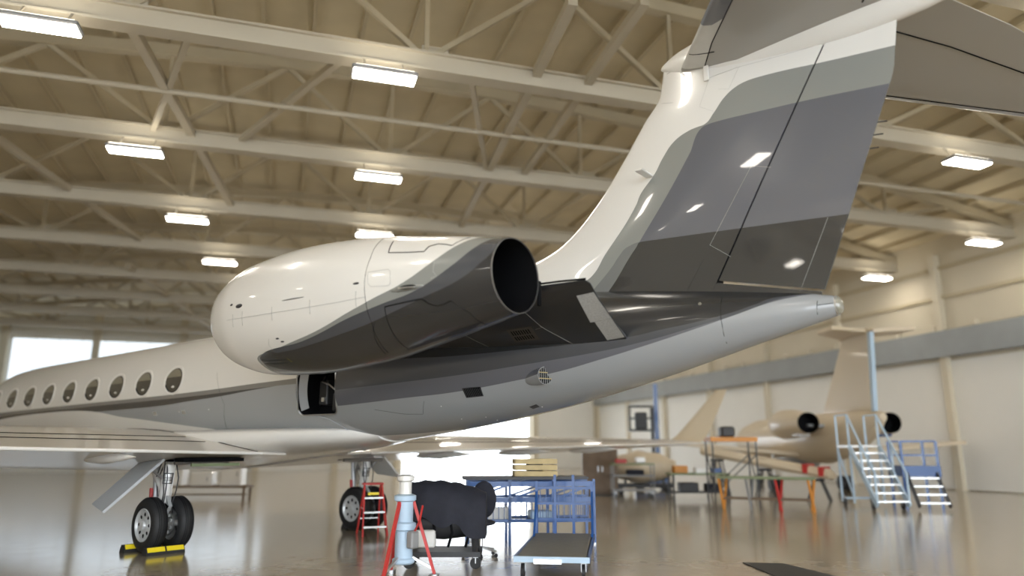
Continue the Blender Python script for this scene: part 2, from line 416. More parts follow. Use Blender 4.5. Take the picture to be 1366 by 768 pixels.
#ENDPROFILE
def fy(x, z):
    zc, h, wd = fus(x); q = 1 - ((z - zc) / h) ** 2
    return wd * math.sqrt(max(q, 0.0))
def fp(x, z, off=0.0):
    """point on the port skin, off metres proud"""
    zc, h, wd = fus(x); y = fy(x, z)
    n = Vector((0, -y / wd ** 2, (z - zc) / h ** 2)); n.normalize()
    return Vector((x, -y, z)) + n * off
def npnt(x, a, off=0.0):
    """point on the port nacelle: a = angle from straight up towards port"""
    cy, cz = nac_c(x); r = n_r(x) + off
    return Vector((x, cy - r * math.sin(a), cz + r * math.cos(a)))

#LIVERY
LV = {}
WARM = (0.20, 0.19, 0.175); DKB = (0.055, 0.052, 0.05)
LV['fus'] = [
    (WARM, [(-16, 2.62), (-12, 2.70), (-7, 2.74), (-4.176, 2.757), (-2.806, 2.766), (-1.568, 2.781), (-.448, 2.80), (.571, 2.827), (2.022, 2.856), (3.1, 2.9)], None, 3.0),
    (DARK, [(3.0, 3.0), (6.2, 3.25), (6.9, 3.55), (7.3, 3.9), (10.5, 4.0)], 3.0, None),
    (DKB, [(-16, 2.58), (-12, 2.63), (-7, 2.665), (-4.187, 2.68), (-2.816, 2.69), (-1.579, 2.699), (-.455, 2.718), (.566, 2.741), (1.674, 2.758)], None, 1.4),
    (LGREY, [(-16, 2.45), (-12, 2.5), (-7, 2.53), (-4.235, 2.544), (-2.855, 2.561), (-1.599, 2.611), (-.468, 2.655), (.563, 2.714), (1.5, 2.76)], None, 3.0),
    (SLATE, [(3.0, 3.0), (4.622, 3.005), (5.393, 2.985), (6.634, 3.0), (7.716, 3.029), (8.065, 3.052), (8.496, 3.114), (8.953, 3.179), (9.345, 3.256), (9.638, 3.341), (9.912, 3.413), (10.5, 3.42)], 3.0, None),
    (PURP, [(2.6, 2.60), (3.081, 2.615), (3.57, 2.631), (4.509, 2.666), (5.354, 2.704), (6.603, 2.798), (7.694, 2.902), (8.293, 2.99), (8.948, 3.126), (9.387, 3.225), (9.639, 3.304), (9.877, 3.385), (10.101, 3.425), (10.5, 3.43)], 2.95, None),
    (LGREY, [(1.4, 2.33), (2.975, 2.365), (3.462, 2.384), (4.417, 2.435), (5.264, 2.478), (6.541, 2.615), (7.048, 2.682), (7.667, 2.802), (8.281, 2.937), (8.854, 3.078), (9.344, 3.211), (9.88, 3.365), (10.108, 3.405), (10.3, 3.44), (10.5, 3.6)], 1.6, None),
    (WHITE, [(-16, 2.3), (-8, 2.6), (-4.37, 2.359), (-2.875, 2.224), (-1.474, 2.095), (-.075, 1.973), (.979, 1.923), (3.085, 1.893), (3.812, 1.911), (4.657, 1.965), (5.3, 1.995), (6.5, 1.8)], None, None)]
LV['nac'] = [
    (G1, [(2.5, 2.3), (3.55, 2.45), (3.72, 2.74), (3.805, 2.873), (4.327, 2.93), (4.762, 2.986), (5.364, 3.083), (6.081, 3.268), (6.365, 3.35), (6.767, 3.47), (7.15, 3.673), (7.383, 3.852), (7.473, 3.919), (7.551, 3.956), (7.9, 4.15)], None, None),
    (SLATE, [(2.5, 2.3), (3.62, 2.45), (3.79, 2.74), (3.867, 2.868), (5.064, 2.994), (6.051, 3.195), (6.456, 3.275), (6.894, 3.36), (7.392, 3.581), (7.63, 3.783), (7.715, 3.868), (7.78, 3.901), (7.9, 3.98)], None, None),
    (DARK, [(2.5, 2.3), (3.65, 2.45), (3.82, 2.74), (3.911, 2.86), (4.865, 2.916), (5.506, 2.986), (6.146, 3.082), (6.522, 3.166), (6.975, 3.279), (7.49, 3.42), (7.787, 3.597), (7.896, 3.705)], None, None)]
_sh = lambda L: [(x + .018, z - .02) for x, z in L]
LV['fin'] = [
    (G1, [(5.2, 3.3), (6.6, 3.5)] + _sh([(7.077, 3.93), (7.163, 3.983), (7.292, 4.052), (7.507, 4.312), (8.031, 4.983), (8.076, 5.087), (8.32, 5.353), (8.443, 5.543), (8.641, 5.746), (8.829, 5.821), (8.938, 5.837), (9.05, 5.842), (9.193, 5.967), (9.342, 6.136), (9.485, 6.232), (9.605, 6.272), (9.787, 6.287), (10.104, 6.278), (10.554, 6.245), (10.977, 6.222), (11.371, 6.203)]), None, None),
    (G2, [(5.2, 3.3), (7.0, 3.4)] + _sh([(7.334, 3.869), (7.46, 3.991), (7.622, 4.149), (7.745, 4.289), (7.89, 4.392), (8.098, 4.429), (8.343, 4.416), (9.075, 4.39), (10.009, 4.351), (10.715, 4.319)]), None, None),
    (PURP, [(5.2, 3.3), (7.2, 3.4)] + _sh([(7.573, 3.831), (8.005, 4.365), (8.491, 4.994), (8.847, 5.509), (9.06, 5.825), (9.3, 5.84), (9.753, 5.83), (10.34, 5.813), (11.291, 5.759)]), None, None),
    (DARK, [(5.2, 3.3), (7.2, 3.4)] + _sh([(7.573, 3.831), (8.005, 4.365), (8.075, 4.425), (8.343, 4.416), (9.075, 4.39), (10.009, 4.351), (10.715, 4.319)]), None, None)]
#ENDLIVERY
jet = thing('business_jet', 'large white and grey business jet parked in the hangar, seen from behind its left engine', 'aircraft')
def ring(x, n=72):
    zc, h, wd = fus(x); return [Vector((x, wd * math.sin(2 * math.pi * i / n), zc + h * math.cos(2 * math.pi * i / n))) for i in range(n)]
mb = MB(); st = [-17.9 + 28.36 * i / 150 for i in range(151)]
mb.loft([ring(x) for x in st])
fuse = mb.build('fuselage', paint('fuselage_livery', WHITE, LV.get('fus', [(LGREY, [(-18, 1), (10, 1)], None, None)])), jet, 60)
# open avionics hatch: a real recess cut into the skin
def cut(obj, cutter):
    mod = obj.modifiers.new('cut', 'BOOLEAN'); mod.object = cutter; mod.operation = 'DIFFERENCE'; mod.solver = 'EXACT'
    dg = bpy.context.evaluated_depsgraph_get(); me = bpy.data.meshes.new_from_object(obj.evaluated_get(dg))
    obj.modifiers.remove(mod); obj.data = me
    bpy.data.objects.remove(cutter)
HX0, HX1, HZ0, HZ1 = 1.98, 2.98, 2.24, 2.98
def rrect(x0, x1, z0, z1, r, n=6):
    P = []
    for cx, cz, a0 in ((x1 - r, z1 - r, 0), (x0 + r, z1 - r, 90), (x0 + r, z0 + r, 180), (x1 - r, z0 + r, 270)):
        for i in range(n + 1):
            a = R(a0 + 90 * i / n); P.append((cx + r * math.cos(a), cz + r * math.sin(a)))
    return P
hp = [(x + .26 * (z - 2.61), z) for x, z in rrect(HX0, HX1, HZ0, HZ1, .12)]
cutter = MB().prism([(x, -1.4, z) for x, z in hp], (0, .85, 0)).build('cutter', 'black')
cut(fuse, cutter)
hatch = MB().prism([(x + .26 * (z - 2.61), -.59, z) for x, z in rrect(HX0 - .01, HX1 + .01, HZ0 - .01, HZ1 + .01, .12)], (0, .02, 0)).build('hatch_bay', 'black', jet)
mb = MB(); pts = hp
for a, b in ((0, 1),):
    cx_, cz_ = 2.48, 2.61; pi_ = [(cx_ + (x - cx_) * .985, cz_ + (z - cz_) * .985) for x, z in pts]
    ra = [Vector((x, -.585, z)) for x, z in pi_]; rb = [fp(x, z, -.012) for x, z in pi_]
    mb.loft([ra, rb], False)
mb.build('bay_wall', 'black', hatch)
MB().tube([fp(x, z, .002) for x, z in pts], .014, closed=True).build('hatch_rim', 'steel', hatch)
MB().box((2.30, -.72, 2.62), (.22, .22, .42), bev=.02).build('avionics_box', 'darkgrey', hatch)
MB().box((2.62, -.70, 2.45), (.20, .2, .3), bev=.02).build('avionics_box', 'darkgrey', hatch)
MB().box((2.34, -.845, 2.50), (.07, .03, .07)).build('connector', 'alu', hatch)
mb = MB(); mb.tube([(2.2, -.72, 2.9), (2.3, -.85, 2.8), (2.45, -.82, 2.75), (2.6, -.75, 2.62)], .015); mb.build('cable', 'steel', hatch)
mb = MB(); E0 = [(2.03 + .26 * (z - 2.61), z) for z in [2.30 + .64 * i / 8 for i in range(9)]]
mb.loft([[fp(x, z, -.02) for x, z in E0], [fp(x + .13, z + .01, -.10) for x, z in E0]], False, False)
mb.build('lit_wall_strip', 'lgrey', hatch, 60)  # pale strip stands in for the lit left wall of the bay
# belly fairing
BX = [-8.5, -7.5, -5.5, -3.5, -2.3, -.9, .6, 1.7, 2.6, 3.3]
f_bb = pchip(BX, [1.85, 1.6, 1.34, 1.25, 1.27, 1.39, 1.535, 1.62, 1.71, 1.80])
f_bw = pchip(BX, [.5, 1.1, 1.30, 1.34, 1.34, 1.31, 1.22, 1.06, .80, .45])
def bring(x, n=40):
    P = []
    for i in range(n):
        a = 2 * math.pi * i / n; cs, sn = math.cos(a), math.sin(a); e = .8
        y = f_bw(x) * math.copysign(abs(cs) ** e, cs); zc = 1.95
        z = zc + (.12 if sn > 0 else (zc - f_bb(x))) * math.copysign(abs(sn) ** e, sn)
        P.append(Vector((x, y, z)))
    return P
mb = MB(); mb.loft([bring(-8.5 + 11.8 * i / 60) for i in range(61)])
mb.build('belly_fairing', 'white', jet, 50)

# cabin windows
def oval(cx, cz, a, b, n=36, off=0.0):
    return [fp(cx + a * math.cos(t), cz + b * math.sin(t), off) for t in [2 * math.pi * i / n for i in range(n)]]
for i in range(9):
    cx = -2.19 - 1.31 * i; cz = 3.066
    mb = MB(); mb.loft([oval(cx, cz, .39, .305, off=-.005), oval(cx, cz, .385, .30, off=.012), oval(cx, cz, .345, .265, off=.014), oval(cx, cz, .32, .245, off=.002)], False)
    wn_ = mb.build('window', 'white', jet, 50)
    P = oval(cx, cz, .325, .25, off=.004); mb = MB(); mb.add(P + [fp(cx, cz, .0075)], [(k, (k + 1) % 36, 36) for k in range(36)])
    mb.build('pane', 'glass', wn_, 60)
    P = [fp(cx + .322 * math.cos(t), cz + .247 * math.sin(t), .006) for t in [R(a_) for a_ in range(200, 345, 8)]]
    mb = MB(); mb.tube(P, .012, 6); mb.build('inner_seal', 'seam', wn_)
    mb = MB(); P2 = [fp(cx + .30 * math.cos(t), cz + .228 * math.sin(t), .0085) for t in [R(a_) for a_ in range(15, 166, 10)]]
    mb.add(P2, [tuple(range(len(P2)))]); mb.build('window_shade', 'blind', wn_)

# engines -------------------------------------------------------------
def nring(x, off=0.0, n=72):
    return [npnt(x, 2 * math.pi * i / n, off) for i in range(n)]
def make_engine():
    sm = paint('nacelle_livery', WHITE, LV.get('nac', [(DARK, [(2, 3.4), (8, 3.4)], None, None)]))
    mb = MB(); xs = [2.55, 2.56, 2.58] + [2.62 + (7.885 - 2.62) * i / 90 for i in range(91)]
    mb.loft([nring(x) for x in xs], False)
    nac = mb.build('engine_nacelle', sm, jet, 60)
    def circ(x, r, n=72):
        cy, cz = nac_c(x); return [Vector((x, cy - r * math.sin(2 * math.pi * i / n), cz + r * math.cos(2 * math.pi * i / n))) for i in range(n)]
    mb = MB(); mb.loft([circ(2.55, .565), circ(2.50, .55), circ(2.48, .53), circ(2.50, .505), circ(2.6, .50), circ(3.3, .52)], False)
    mb.build('inlet_lip', 'chrome', nac, 60)
    mb = MB(); mb.loft([circ(3.3, .52), circ(3.3, .02)], False); mb.build('fan_face', 'darkgrey', nac)
    mb = MB(); mb.loft([circ(7.88, .4125), circ(7.893, .4115), circ(7.894, .407), circ(7.88, .405)], False); mb.build('nozzle_rim', 'steel', nac, 60)
    mb = MB(); mb.loft([circ(7.89, .4055), circ(7.4, .44), circ(6.3, .50)], False); mb.build('exhaust_duct', 'black', nac, 60)
    mb = MB(); mb.loft([circ(6.3, .50), circ(6.32, .3), circ(6.9, .16), circ(7.15, .02)], False); mb.build('exhaust_cone', 'black', nac, 60)
    return nac
nac = make_engine()
# traced seams: polylines of (x, angle) or (x, z) lying on the skins
#SEAMS
def seam_n(pts, r=.004, m='seam', name='panel_seam', parent=None):
    P = []
    for (x0, a0), (x1, a1) in zip(pts, pts[1:]):
        k = max(2, int((abs(x1 - x0) + abs(a1 - a0) * .8) / .08))
        P += [npnt(x0 + (x1 - x0) * i / k, a0 + (a1 - a0) * i / k, .0005) for i in range(k)]
    P.append(npnt(*pts[-1], .0005))
    return MB().tube(P, r, 6).build(name, m, parent or nac)
def seam_f(pts, r=.004, m='seam', parent=None):
    P = []
    for (x0, a0), (x1, a1) in zip(pts, pts[1:]):
        k = max(2, int((abs(x1 - x0) + abs(a1 - a0)) / .08))
        P += [fp(x0 + (x1 - x0) * i / k, a0 + (a1 - a0) * i / k, .0005) for i in range(k)]
    P.append(fp(*pts[-1], .0005))
    return MB().tube(P, r, 6).build('panel_seam', m, parent or fuse)
SN = [
    ([(3.458, 1.761), (4.199, 1.777), (5.141, 1.791), (5.799, 1.793), (6.228, 1.783)], 0.003, 'soft_seam'),
    ([(3.637, 1.686), (3.607, 1.888)], 0.003, 'soft_seam'),
    ([(3.897, 1.671), (3.864, 1.89)], 0.003, 'soft_seam'),
    ([(4.602, 1.693), (4.574, 1.888)], 0.003, 'soft_seam'),
    ([(5.337, 1.685), (5.312, 1.893)], 0.003, 'soft_seam'),
    ([(6.102, 1.673), (6.08, 1.911)], 0.003, 'soft_seam'),
    ([(6.112, 0.505), (6.152, 0.681), (6.225, 1.089), (6.229, 1.401), (6.233, 1.784), (6.219, 2.209), (6.146, 2.578), (6.068, 2.902)], 0.003, 'seam'),
    ([(6.478, 1.998), (6.759, 1.988), (6.99, 1.982), (7.023, 2.036), (7.057, 2.108), (7.147, 2.188), (7.235, 2.19), (7.342, 2.146)], 0.007, 'seam'),
    ([(7.342, 2.146), (7.477, 2.536), (7.478, 3.101)], 0.003, 'seam'),
    ([(6.478, 1.998), (6.455, 2.139), (6.428, 2.349), (6.391, 2.64), (6.342, 2.992)], 0.004, 'seam'),
    ([(6.371, 0.665), (6.459, 1.005), (6.753, 1.021), (6.974, 1.021), (6.999, 0.877), (7.095, 0.796), (7.221, 0.82), (7.304, 0.86)], 0.006, 'seam'),
    ([(7.304, 0.86), (7.366, 0.644), (7.408, 0.422)], 0.004, 'seam'),
    ([(6.258, 1.378), (6.549, 1.359), (6.587, 1.406), (6.6, 1.623), (6.568, 1.656), (6.325, 1.629), (6.28, 1.572), (6.258, 1.378)], 0.0025, 'soft_seam'),
    ([(7.171, 1.272), (7.173, 1.497), (7.223, 1.598), (7.147, 1.628)], 0.002, 'soft_seam'),
    ([(4.372, 2.157), (4.303, 2.252), (4.32, 2.337)], 0.002, 'soft_seam'),
    ([(6.26, 2.221), (6.182, 2.342), (6.073, 2.687), (6.01, 2.926)], 0.003, 'seam'),
]
SF = [
    ([(2.283, 2.242), (2.591, 2.162), (2.75, 2.064), (2.852, 1.955), (2.807, 1.848), (2.517, 1.764)], 0.012, 'lgrey'),
    ([(9.223, 3.477), (9.227, 3.383), (9.237, 3.116), (9.226, 2.914)], 0.004, 'seam'),
    ([(10.281, 3.317), (10.27, 3.238), (10.255, 3.103)], 0.004, 'seam'),
    ([(3.716, 2.285), (4.246, 2.205), (4.589, 2.198), (4.748, 2.376)], 0.002, 'seam'),
    ([(10.272, 3.264), (10.438, 3.276)], 0.004, 'seam'),
    ([(-0.545, 3.111), (-0.301, 2.491), (-0.678, 2.016)], 0.002, 'seam'),
]
SV = [
    ([(9.635, 5.124), (9.345, 4.68), (9.031, 4.209), (9.283, 4.017)], 0.003, 'soft_seam'),
    ([(9.635, 5.124), (9.865, 5.049)], 0.003, 'soft_seam'),
    ([(8.936, 4.042), (8.69, 3.664)], 0.002, 'seam'),
    ([(9.182, 6.462), (9.585, 6.478), (10.133, 6.465), (10.686, 6.462)], 0.003, 'seamlight'),
    ([(9.182, 6.462), (9.025, 6.094), (9.211, 5.971)], 0.002, 'soft_seam'),
    ([(9.585, 6.478), (9.432, 6.215), (9.298, 6.26)], 0.002, 'soft_seam'),
    ([(8.545, 6.777), (8.867, 6.815)], 0.003, 'seam'),
    ([(8.447, 6.357), (8.634, 6.298)], 0.003, 'soft_seam'),
]
RUD=[
    ([(10.448, 4.303), (10.274, 3.926), (10.066, 3.482)], 0.003, 'soft_seam'),
]
for s in SN: seam_n(*s)
for s in SF: seam_f(*s)
# small nacelle fittings
def blister(x, a, lx, la, h, m, name, parent):
    n = 12; mb = MB(); cy, cz = nac_c(x)
    rings = []
    for k in range(6):
        t = k / 5; rr = math.cos(t * math.pi / 2)
        rings.append([npnt(x + lx * rr * math.cos(2 * math.pi * i / n), a + la * rr * math.sin(2 * math.pi * i / n), h * t - .002) for i in range(n)])
    mb.loft(rings); return mb.build(name, m, parent, 60)
BL = []
BL = [(3.80, 1.575, .09, .035, .03, 'darkgrey', 'latch_fitting'), (3.58, 1.525, .04, .02, .012, 'darkgrey', 'drain_port'),
      (5.02, 1.63, .22, .012, .03, 'steel', 'strake_vent'), (6.10, 1.545, .05, .02, .01, 'darkgrey', 'drain_port'),
      (4.55, 2.17, .04, .015, .01, 'darkgrey', 'drain_port'), (4.62, 2.23, .04, .015, .01, 'darkgrey', 'drain_port')]
for b_ in BL: blister(*b_, nac)
# oil cooler outlet: streamlined bump with a dark mouth
sc_ = blister(6.82, 1.745, .24, .055, .045, paint('scoop_livery', G1, [(SLATE, [(6, 3.3), (7.4, 3.42)], None, None)]), 'cooler_outlet', nac)
mb = MB(); mb.loft([[npnt(6.87 + .10 * math.cos(t), 1.735 + .035 * math.sin(t), o_) for t in [2 * math.pi * i / 14 for i in range(14)]] for o_ in (.03, .052)]); mb.build('outlet_mouth', 'black', sc_)
mb = MB(); mb.tube([npnt(6.76 + .22 * t, 1.735 + .02 * t, .058) for t in (0, .5, 1)], .007, 6); mb.build('outlet_lip', 'alu', sc_)

# pylon -----------------------------------------------------------------
def pylon():
    # plate sloping up from the fuselage to the nacelle; rings run inboard -> outboard
    rings = []
    for y, x0, x1, zc, th in ((-.45, 3.4, 8.0, 2.985, .16), (-.66, 3.5, 8.10, 3.04, .15), (-1.1, 3.6, 8.16, 3.20, .13), (-1.5, 3.7, 8.22, 3.375, .11), (-1.74, 3.8, 8.27, 3.50, .10), (-1.80, 3.9, 8.24, 3.53, .05)):
        P = []
        for t, u in ((0, 0), (.06, .7), (.25, 1), (.6, 1), (.85, .7), (1, .12), (1, -.12), (.85, -.7), (.6, -1), (.25, -1), (.06, -.7)):
            P.append(Vector((x0 + (x1 - x0) * t, y, zc + .04 + th * u * .62 - .02 * t)))
        rings.append(P)
    return MB().loft(rings).build('pylon', 'dark', jet, 50)
py = pylon()
_PY = [(-.45, 3.4, 8.0, 2.985, .16), (-.66, 3.5, 8.10, 3.04, .15), (-1.1, 3.6, 8.16, 3.20, .13), (-1.5, 3.7, 8.22, 3.375, .11), (-1.74, 3.8, 8.27, 3.50, .10), (-1.80, 3.9, 8.24, 3.53, .05)]
def pyb(x, y, off=.004):
    """point on the underside of the pylon"""
    q = _PY
    for a, b in zip(q, q[1:]):
        if b[0] <= y <= a[0]: break
    k = (y - a[0]) / (b[0] - a[0]); x0, x1, zc, th = [a[i] + (b[i] - a[i]) * k for i in range(1, 5)]
    t = (x - x0) / (x1 - x0); T = [0, .06, .25, .6, .85, 1]; U = [0, .7, 1, 1, .7, .12]
    u = U[-1]
    for i in range(5):
        if T[i] <= t <= T[i + 1]: u = U[i] + (U[i + 1] - U[i]) * (t - T[i]) / (T[i + 1] - T[i]); break
    return Vector((x, y, zc + .04 - th * u * .62 - .02 * min(max(t, 0), 1) - off))
def pyquad(c, n, m, off=.004):
    """bilinear patch over four (x, y) corners on the pylon underside, as a thin plate"""
    rows = []
    for j in range(m + 1):
        v = j / m; row = []
        for i in range(n + 1):
            u = i / n
            x = (c[0][0] * (1 - u) + c[1][0] * u) * (1 - v) + (c[3][0] * (1 - u) + c[2][0] * u) * v
            y = (c[0][1] * (1 - u) + c[1][1] * u) * (1 - v) + (c[3][1] * (1 - u) + c[2][1] * u) * v
            row.append(pyb(x, y, off))
        rows.append(row)
    return MB().loft(rows, False, False)
pyquad([(8.0, -1.62), (8.235, -1.62), (8.17, -1.12), (7.87, -1.12)], 4, 8, .007).build('speed_tape', 'tape', py)
pyquad([(7.93, -1.12), (8.17, -1.12), (8.09, -.68), (7.84, -.68)], 4, 8, .008).build('speed_tape', 'tape', py)
vg = pyquad([(6.64, -1.24), (7.05, -1.24), (6.97, -.94), (6.56, -.94)], 4, 4, .006).build('pylon_vent', mat('vent_plate', (.06, .052, .042), .5), py)
for j in range(2):
    for i in range(8):
        u0 = .12 + i * .097; v0 = .14 + j * .40
        f_ = lambda u, v: (6.64 - .08 * v + .41 * u, -1.24 + .30 * v)
        pyquad([f_(u0, v0), f_(u0 + .045, v0), f_(u0 + .045 + .01, v0 + .30), f_(u0 + .01, v0 + .30)], 1, 2, .0095).build('vent_slot', 'black', vg)
for P_ in ([(5.9, -1.25), (6.15, -.72)], [(7.15, -1.55), (7.18, -1.2), (7.35, -.72)], [(7.18, -1.18), (7.06, -1.16)]):
    MB().tube([pyb(x, y, .001) for (x0, y0), (x1, y1) in zip(P_, P_[1:]) for x, y in [(x0 + (x1 - x0) * t / 6, y0 + (y1 - y0) * t / 6) for t in range(7)]], .0016, 5).build('panel_seam', 'seamlight', py)
# black edge cap of the pylon and its bracket against the nozzle
MB().tube([(7.45, -1.80, 3.60), (7.9, -1.80, 3.585), (8.24, -1.795, 3.565)], .012, 6).build('edge_strip', 'seam', py)
MB().box((7.62, -1.84, 3.47), (.04, .05, .30), bev=.01).build('edge_bracket', 'black', py)

# fin -------------------------------------------------------------------
LEZ = [(3.60, 3.9), (4.02, 4.7), (4.22, 5.3), (4.40, 6.05), (4.50, 6.42), (4.585, 6.64), (5.03, 7.24), (5.638, 7.763), (6.161, 8.145), (6.477, 8.40), (6.7, 8.45), (6.9, 8.48)]
f_le = pchip([p[0] for p in LEZ], [p[1] for p in LEZ])
def f_hinge(z): return 9.09 + (z - 3.72) * .555
def f_te(z): return 10.33 + (z - 3.45) * .398 if z < 5.9 else 11.305 + (z - 5.9) * .15
def fin_t(z):   # half thickness
    return .175 - .045 * (z - 3.5) / 3.3
def fin_half(u, z, chord):
    """half thickness at chord fraction u of the full chord"""
    t = fin_t(z); k = math.sqrt(max(0, min(1, u / .30))) if u < .3 else 1 - max(0, (u - .38)) / .62 * .93
    fil = 1 + 1.6 * math.exp(-max(0, z - 3.75) / .22) * max(0, 1 - u * 1.6)
    return t * k * fil
def fin_pt(x, z, side=-1, off=0):
    le, te = f_le(z), f_te(z); u = (x - le) / (te - le)
    return Vector((x, side * (fin_half(u, z, te - le) + off), z))
fin_m = paint('fin_livery', WHITE, LV.get('fin', [(DARK, [(5, 4), (12, 4)], None, None)]), 0.2, 0.9)
zs = [3.45 + (6.87 - 3.45) * i / 52 for i in range(53)]
rings = []
for z in zs:
    le, hx = f_le(z), f_hinge(min(max(z, 3.3), 6.5)) - .012
    us = [0, .004, .012, .03, .06, .1, .16, .25, .35, .5, .65, .8, .9, 1.0]
    S = [fin_pt(le + (hx - le) * u, z, -1) for u in us]; S2 = [fin_pt(le + (hx - le) * u, z, 1) for u in reversed(us[1:])]
    rings.append(S + S2)
fin = MB().loft(rings).build('fin', fin_m, jet, 40)
def rud_bot(x): return 3.715 - .265 * min(1, max(0, (x - 9.12) / 1.2))
zr = [0, .05] + [.1 + .9 * i / 30 for i in range(31)]
rings = []
for t in zr:
    S = []
    for u in [0, .05, .15, .3, .5, .7, .85, 1.]:
        # bottom edge slopes, top edge flat
        zb_h = 3.735; zb_t = 3.465
        zb = zb_h + (zb_t - zb_h) * u; z = zb + (6.50 - zb) * t
        hx = f_hinge(z) + .012; te = f_te(z); S.append((hx + (te - hx) * u, z))
    rings.append([fin_pt(x, z, -1) for x, z in S] + [fin_pt(x, z, 1) for x, z in reversed(S)])
rud = MB().loft(rings).build('rudder', fin_m, jet, 40)
rings = []
for x in [9.0, 9.12] + [9.2 + 1.1 * i / 10 for i in range(11)]:
    zt = rud_bot(x) - .012; zb = 3.30; h_ = [fin_half((x - f_le(3.6)) / (10.33 - f_le(3.6)), 3.6, 1) + .001] * 2
    rings.append([Vector((x, -h_[0], zb)), Vector((x, -h_[0], zt)), Vector((x, h_[0], zt)), Vector((x, h_[0], zb))])
MB().loft(rings).build('fin_stub', fin_m, fin)
MB().loft([[fin_pt(f_hinge(z) - .03, z, -1, -.02), fin_pt(f_hinge(z) + .03, z, -1, -.02), fin_pt(f_hinge(z) + .03, z, 1, -.02), fin_pt(f_hinge(z) - .03, z, 1, -.02)] for z in (3.72, 5, 6.5)]).build('hinge_gap', 'black', fin)
# cap over the fin and stabilizer
bx = [8.44, 8.47, 8.55, 8.7, 9.0, 9.6, 10.6, 11.5, 12.2, 12.6]
bh = [.01, .04, .09, .17, .27, .35, .36, .30, .17, .03]; bw = [.01, .045, .08, .115, .16, .205, .21, .18, .10, .02]
f_bz = pchip([8.4, 8.6, 9.0, 9.6, 13], [6.885, 6.88, 6.84, 6.80, 6.80])
f_bh = pchip(bx, bh); f_bw2 = pchip(bx, bw)
mb = MB(); mb.loft([[Vector((x, f_bw2(x) * math.sin(2 * math.pi * i / 36), f_bz(x) + f_bh(x) * math.cos(2 * math.pi * i / 36))) for i in range(36)] for x in [8.44, 8.45, 8.47, 8.5] + [8.55 + 4.05 * i / 50 for i in range(51)]])
cap = mb.build('tail_fairing', 'white', jet, 60)
# horizontal stabilizer: port and starboard halves
def stab(sd, name):
    rings = []; rb = []
    def sec(y):
        a = abs(y); le = 8.70 + .80 * a if a < 1.5 else 9.90 + .72 * (a - 1.5); ch = 3.05 - .36 * a; return le, ch, 6.735 + .03 * a
    ys = [.0, .15, .3, .6, 1, 1.5, 2, 3, 4, 4.8]
    def foil(y, us):
        le, ch, zc = sec(y); P = []
        tt = .055 * ch
        up = lambda u: tt * (math.sqrt(u / .25) if u < .25 else 1 - (u - .25) / .75 * .95) if u < 1 else tt * .04
        return le, ch, zc, up
    US = [0, .004, .015, .04, .08, .15, .25, .4, .6, .8, 1.]
    for y in ys:
        le, ch, zc, up = foil(y, US)
        rings.append([Vector((le + ch * u, sd * y, zc + up(u))) for u in US] + [Vector((le + ch * u, sd * y, zc - up(u))) for u in reversed(US[1:])])
    o = MB().loft(rings).build(name, LVST, jet, 35)
    # bare metal leading edge
    rings = []
    for y in ys[1:]:
        le, ch, zc, up = foil(y, US); bwid = .25 / ch if y > .42 else .25 / ch * (1.35 - .6 * y)
        uu = [0, .004, .015, .04, .08, bwid]
        e = .004
        rings.append([Vector((le + ch * u - (.006 if u == 0 else 0), sd * y, zc + up(u) + e)) for u in reversed(uu)] + [Vector((le + ch * u, sd * y, zc - up(u) - e)) for u in uu[1:]])
    MB().loft(rings, False, False).build('leading_edge', 'boot', o, 35)
    rings = []
    for y in (.92, 1, 1.5, 2, 3, 4, 4.8):
        le, ch, zc, up = foil(y, US); uu = [0, .004, .015, .04, .08, .25 / ch]; e = .007
        if y == .92: uu = [u * .55 for u in uu]
        rings.append([Vector((le + ch * u - (.009 if u == 0 else 0), sd * y, zc + up(u) + e)) for u in reversed(uu)] + [Vector((le + ch * u, sd * y, zc - up(u) - e)) for u in uu[1:]])
    MB().loft(rings, False, False).build('leading_edge_band', 'purple', o, 35)
    P = []
    for y in ys[1:]:
        le, ch, zc, up = foil(y, US); bwid = .25 / ch if y > .42 else .25 / ch * (1.35 - .6 * y)
        P.append(Vector((le + ch * bwid, sd * y, zc - up(bwid) - .004)))
    MB().tube(P, .007, 6).build('panel_seam', 'seam', o)
    for y in (.42,):
        le, ch, zc, up = foil(y, US)
        MB().tube([Vector((le + ch * u, sd * y, zc - up(u) - .005)) for u in (.004, .02, .05, .09, .12)], .005, 6).build('panel_seam', 'seam', o)
    # elevator gap
    P = []
    for y in ys[2:-1]:
        le, ch, zc, up = foil(y, US); P.append(Vector((le + ch * .74, sd * y, zc - up(.74) - .002)))
    MB().tube(P, .010, 6).build('elevator_gap', 'seam', o)
    return o
LVST = paint('stabilizer_livery', (0.37, 0.355, 0.325), [((0.37, 0.355, 0.325), [(8, 3), (14, 3)], None, None)], .35, .3)
stab(-1, 'stabilizer'); stab(1, 'stabilizer')
for s_ in SV:
    for pp in [s_[0]]:
        P = []
        for (x0, z0), (x1, z1) in zip(pp, pp[1:]): P += [fin_pt(x0 + (x1 - x0) * t / 8, z0 + (z1 - z0) * t / 8, -1, .0005) for t in range(9)]
        MB().tube(P, s_[1] * .6, 5).build('panel_seam', s_[2], fin)
MB().tube([fin_pt(10.448 + (10.066 - 10.448) * t / 8, 4.303 + (3.482 - 4.303) * t / 8, -1, .0005) for t in range(9)], .0018, 5).build('panel_seam', 'soft_seam', rud)
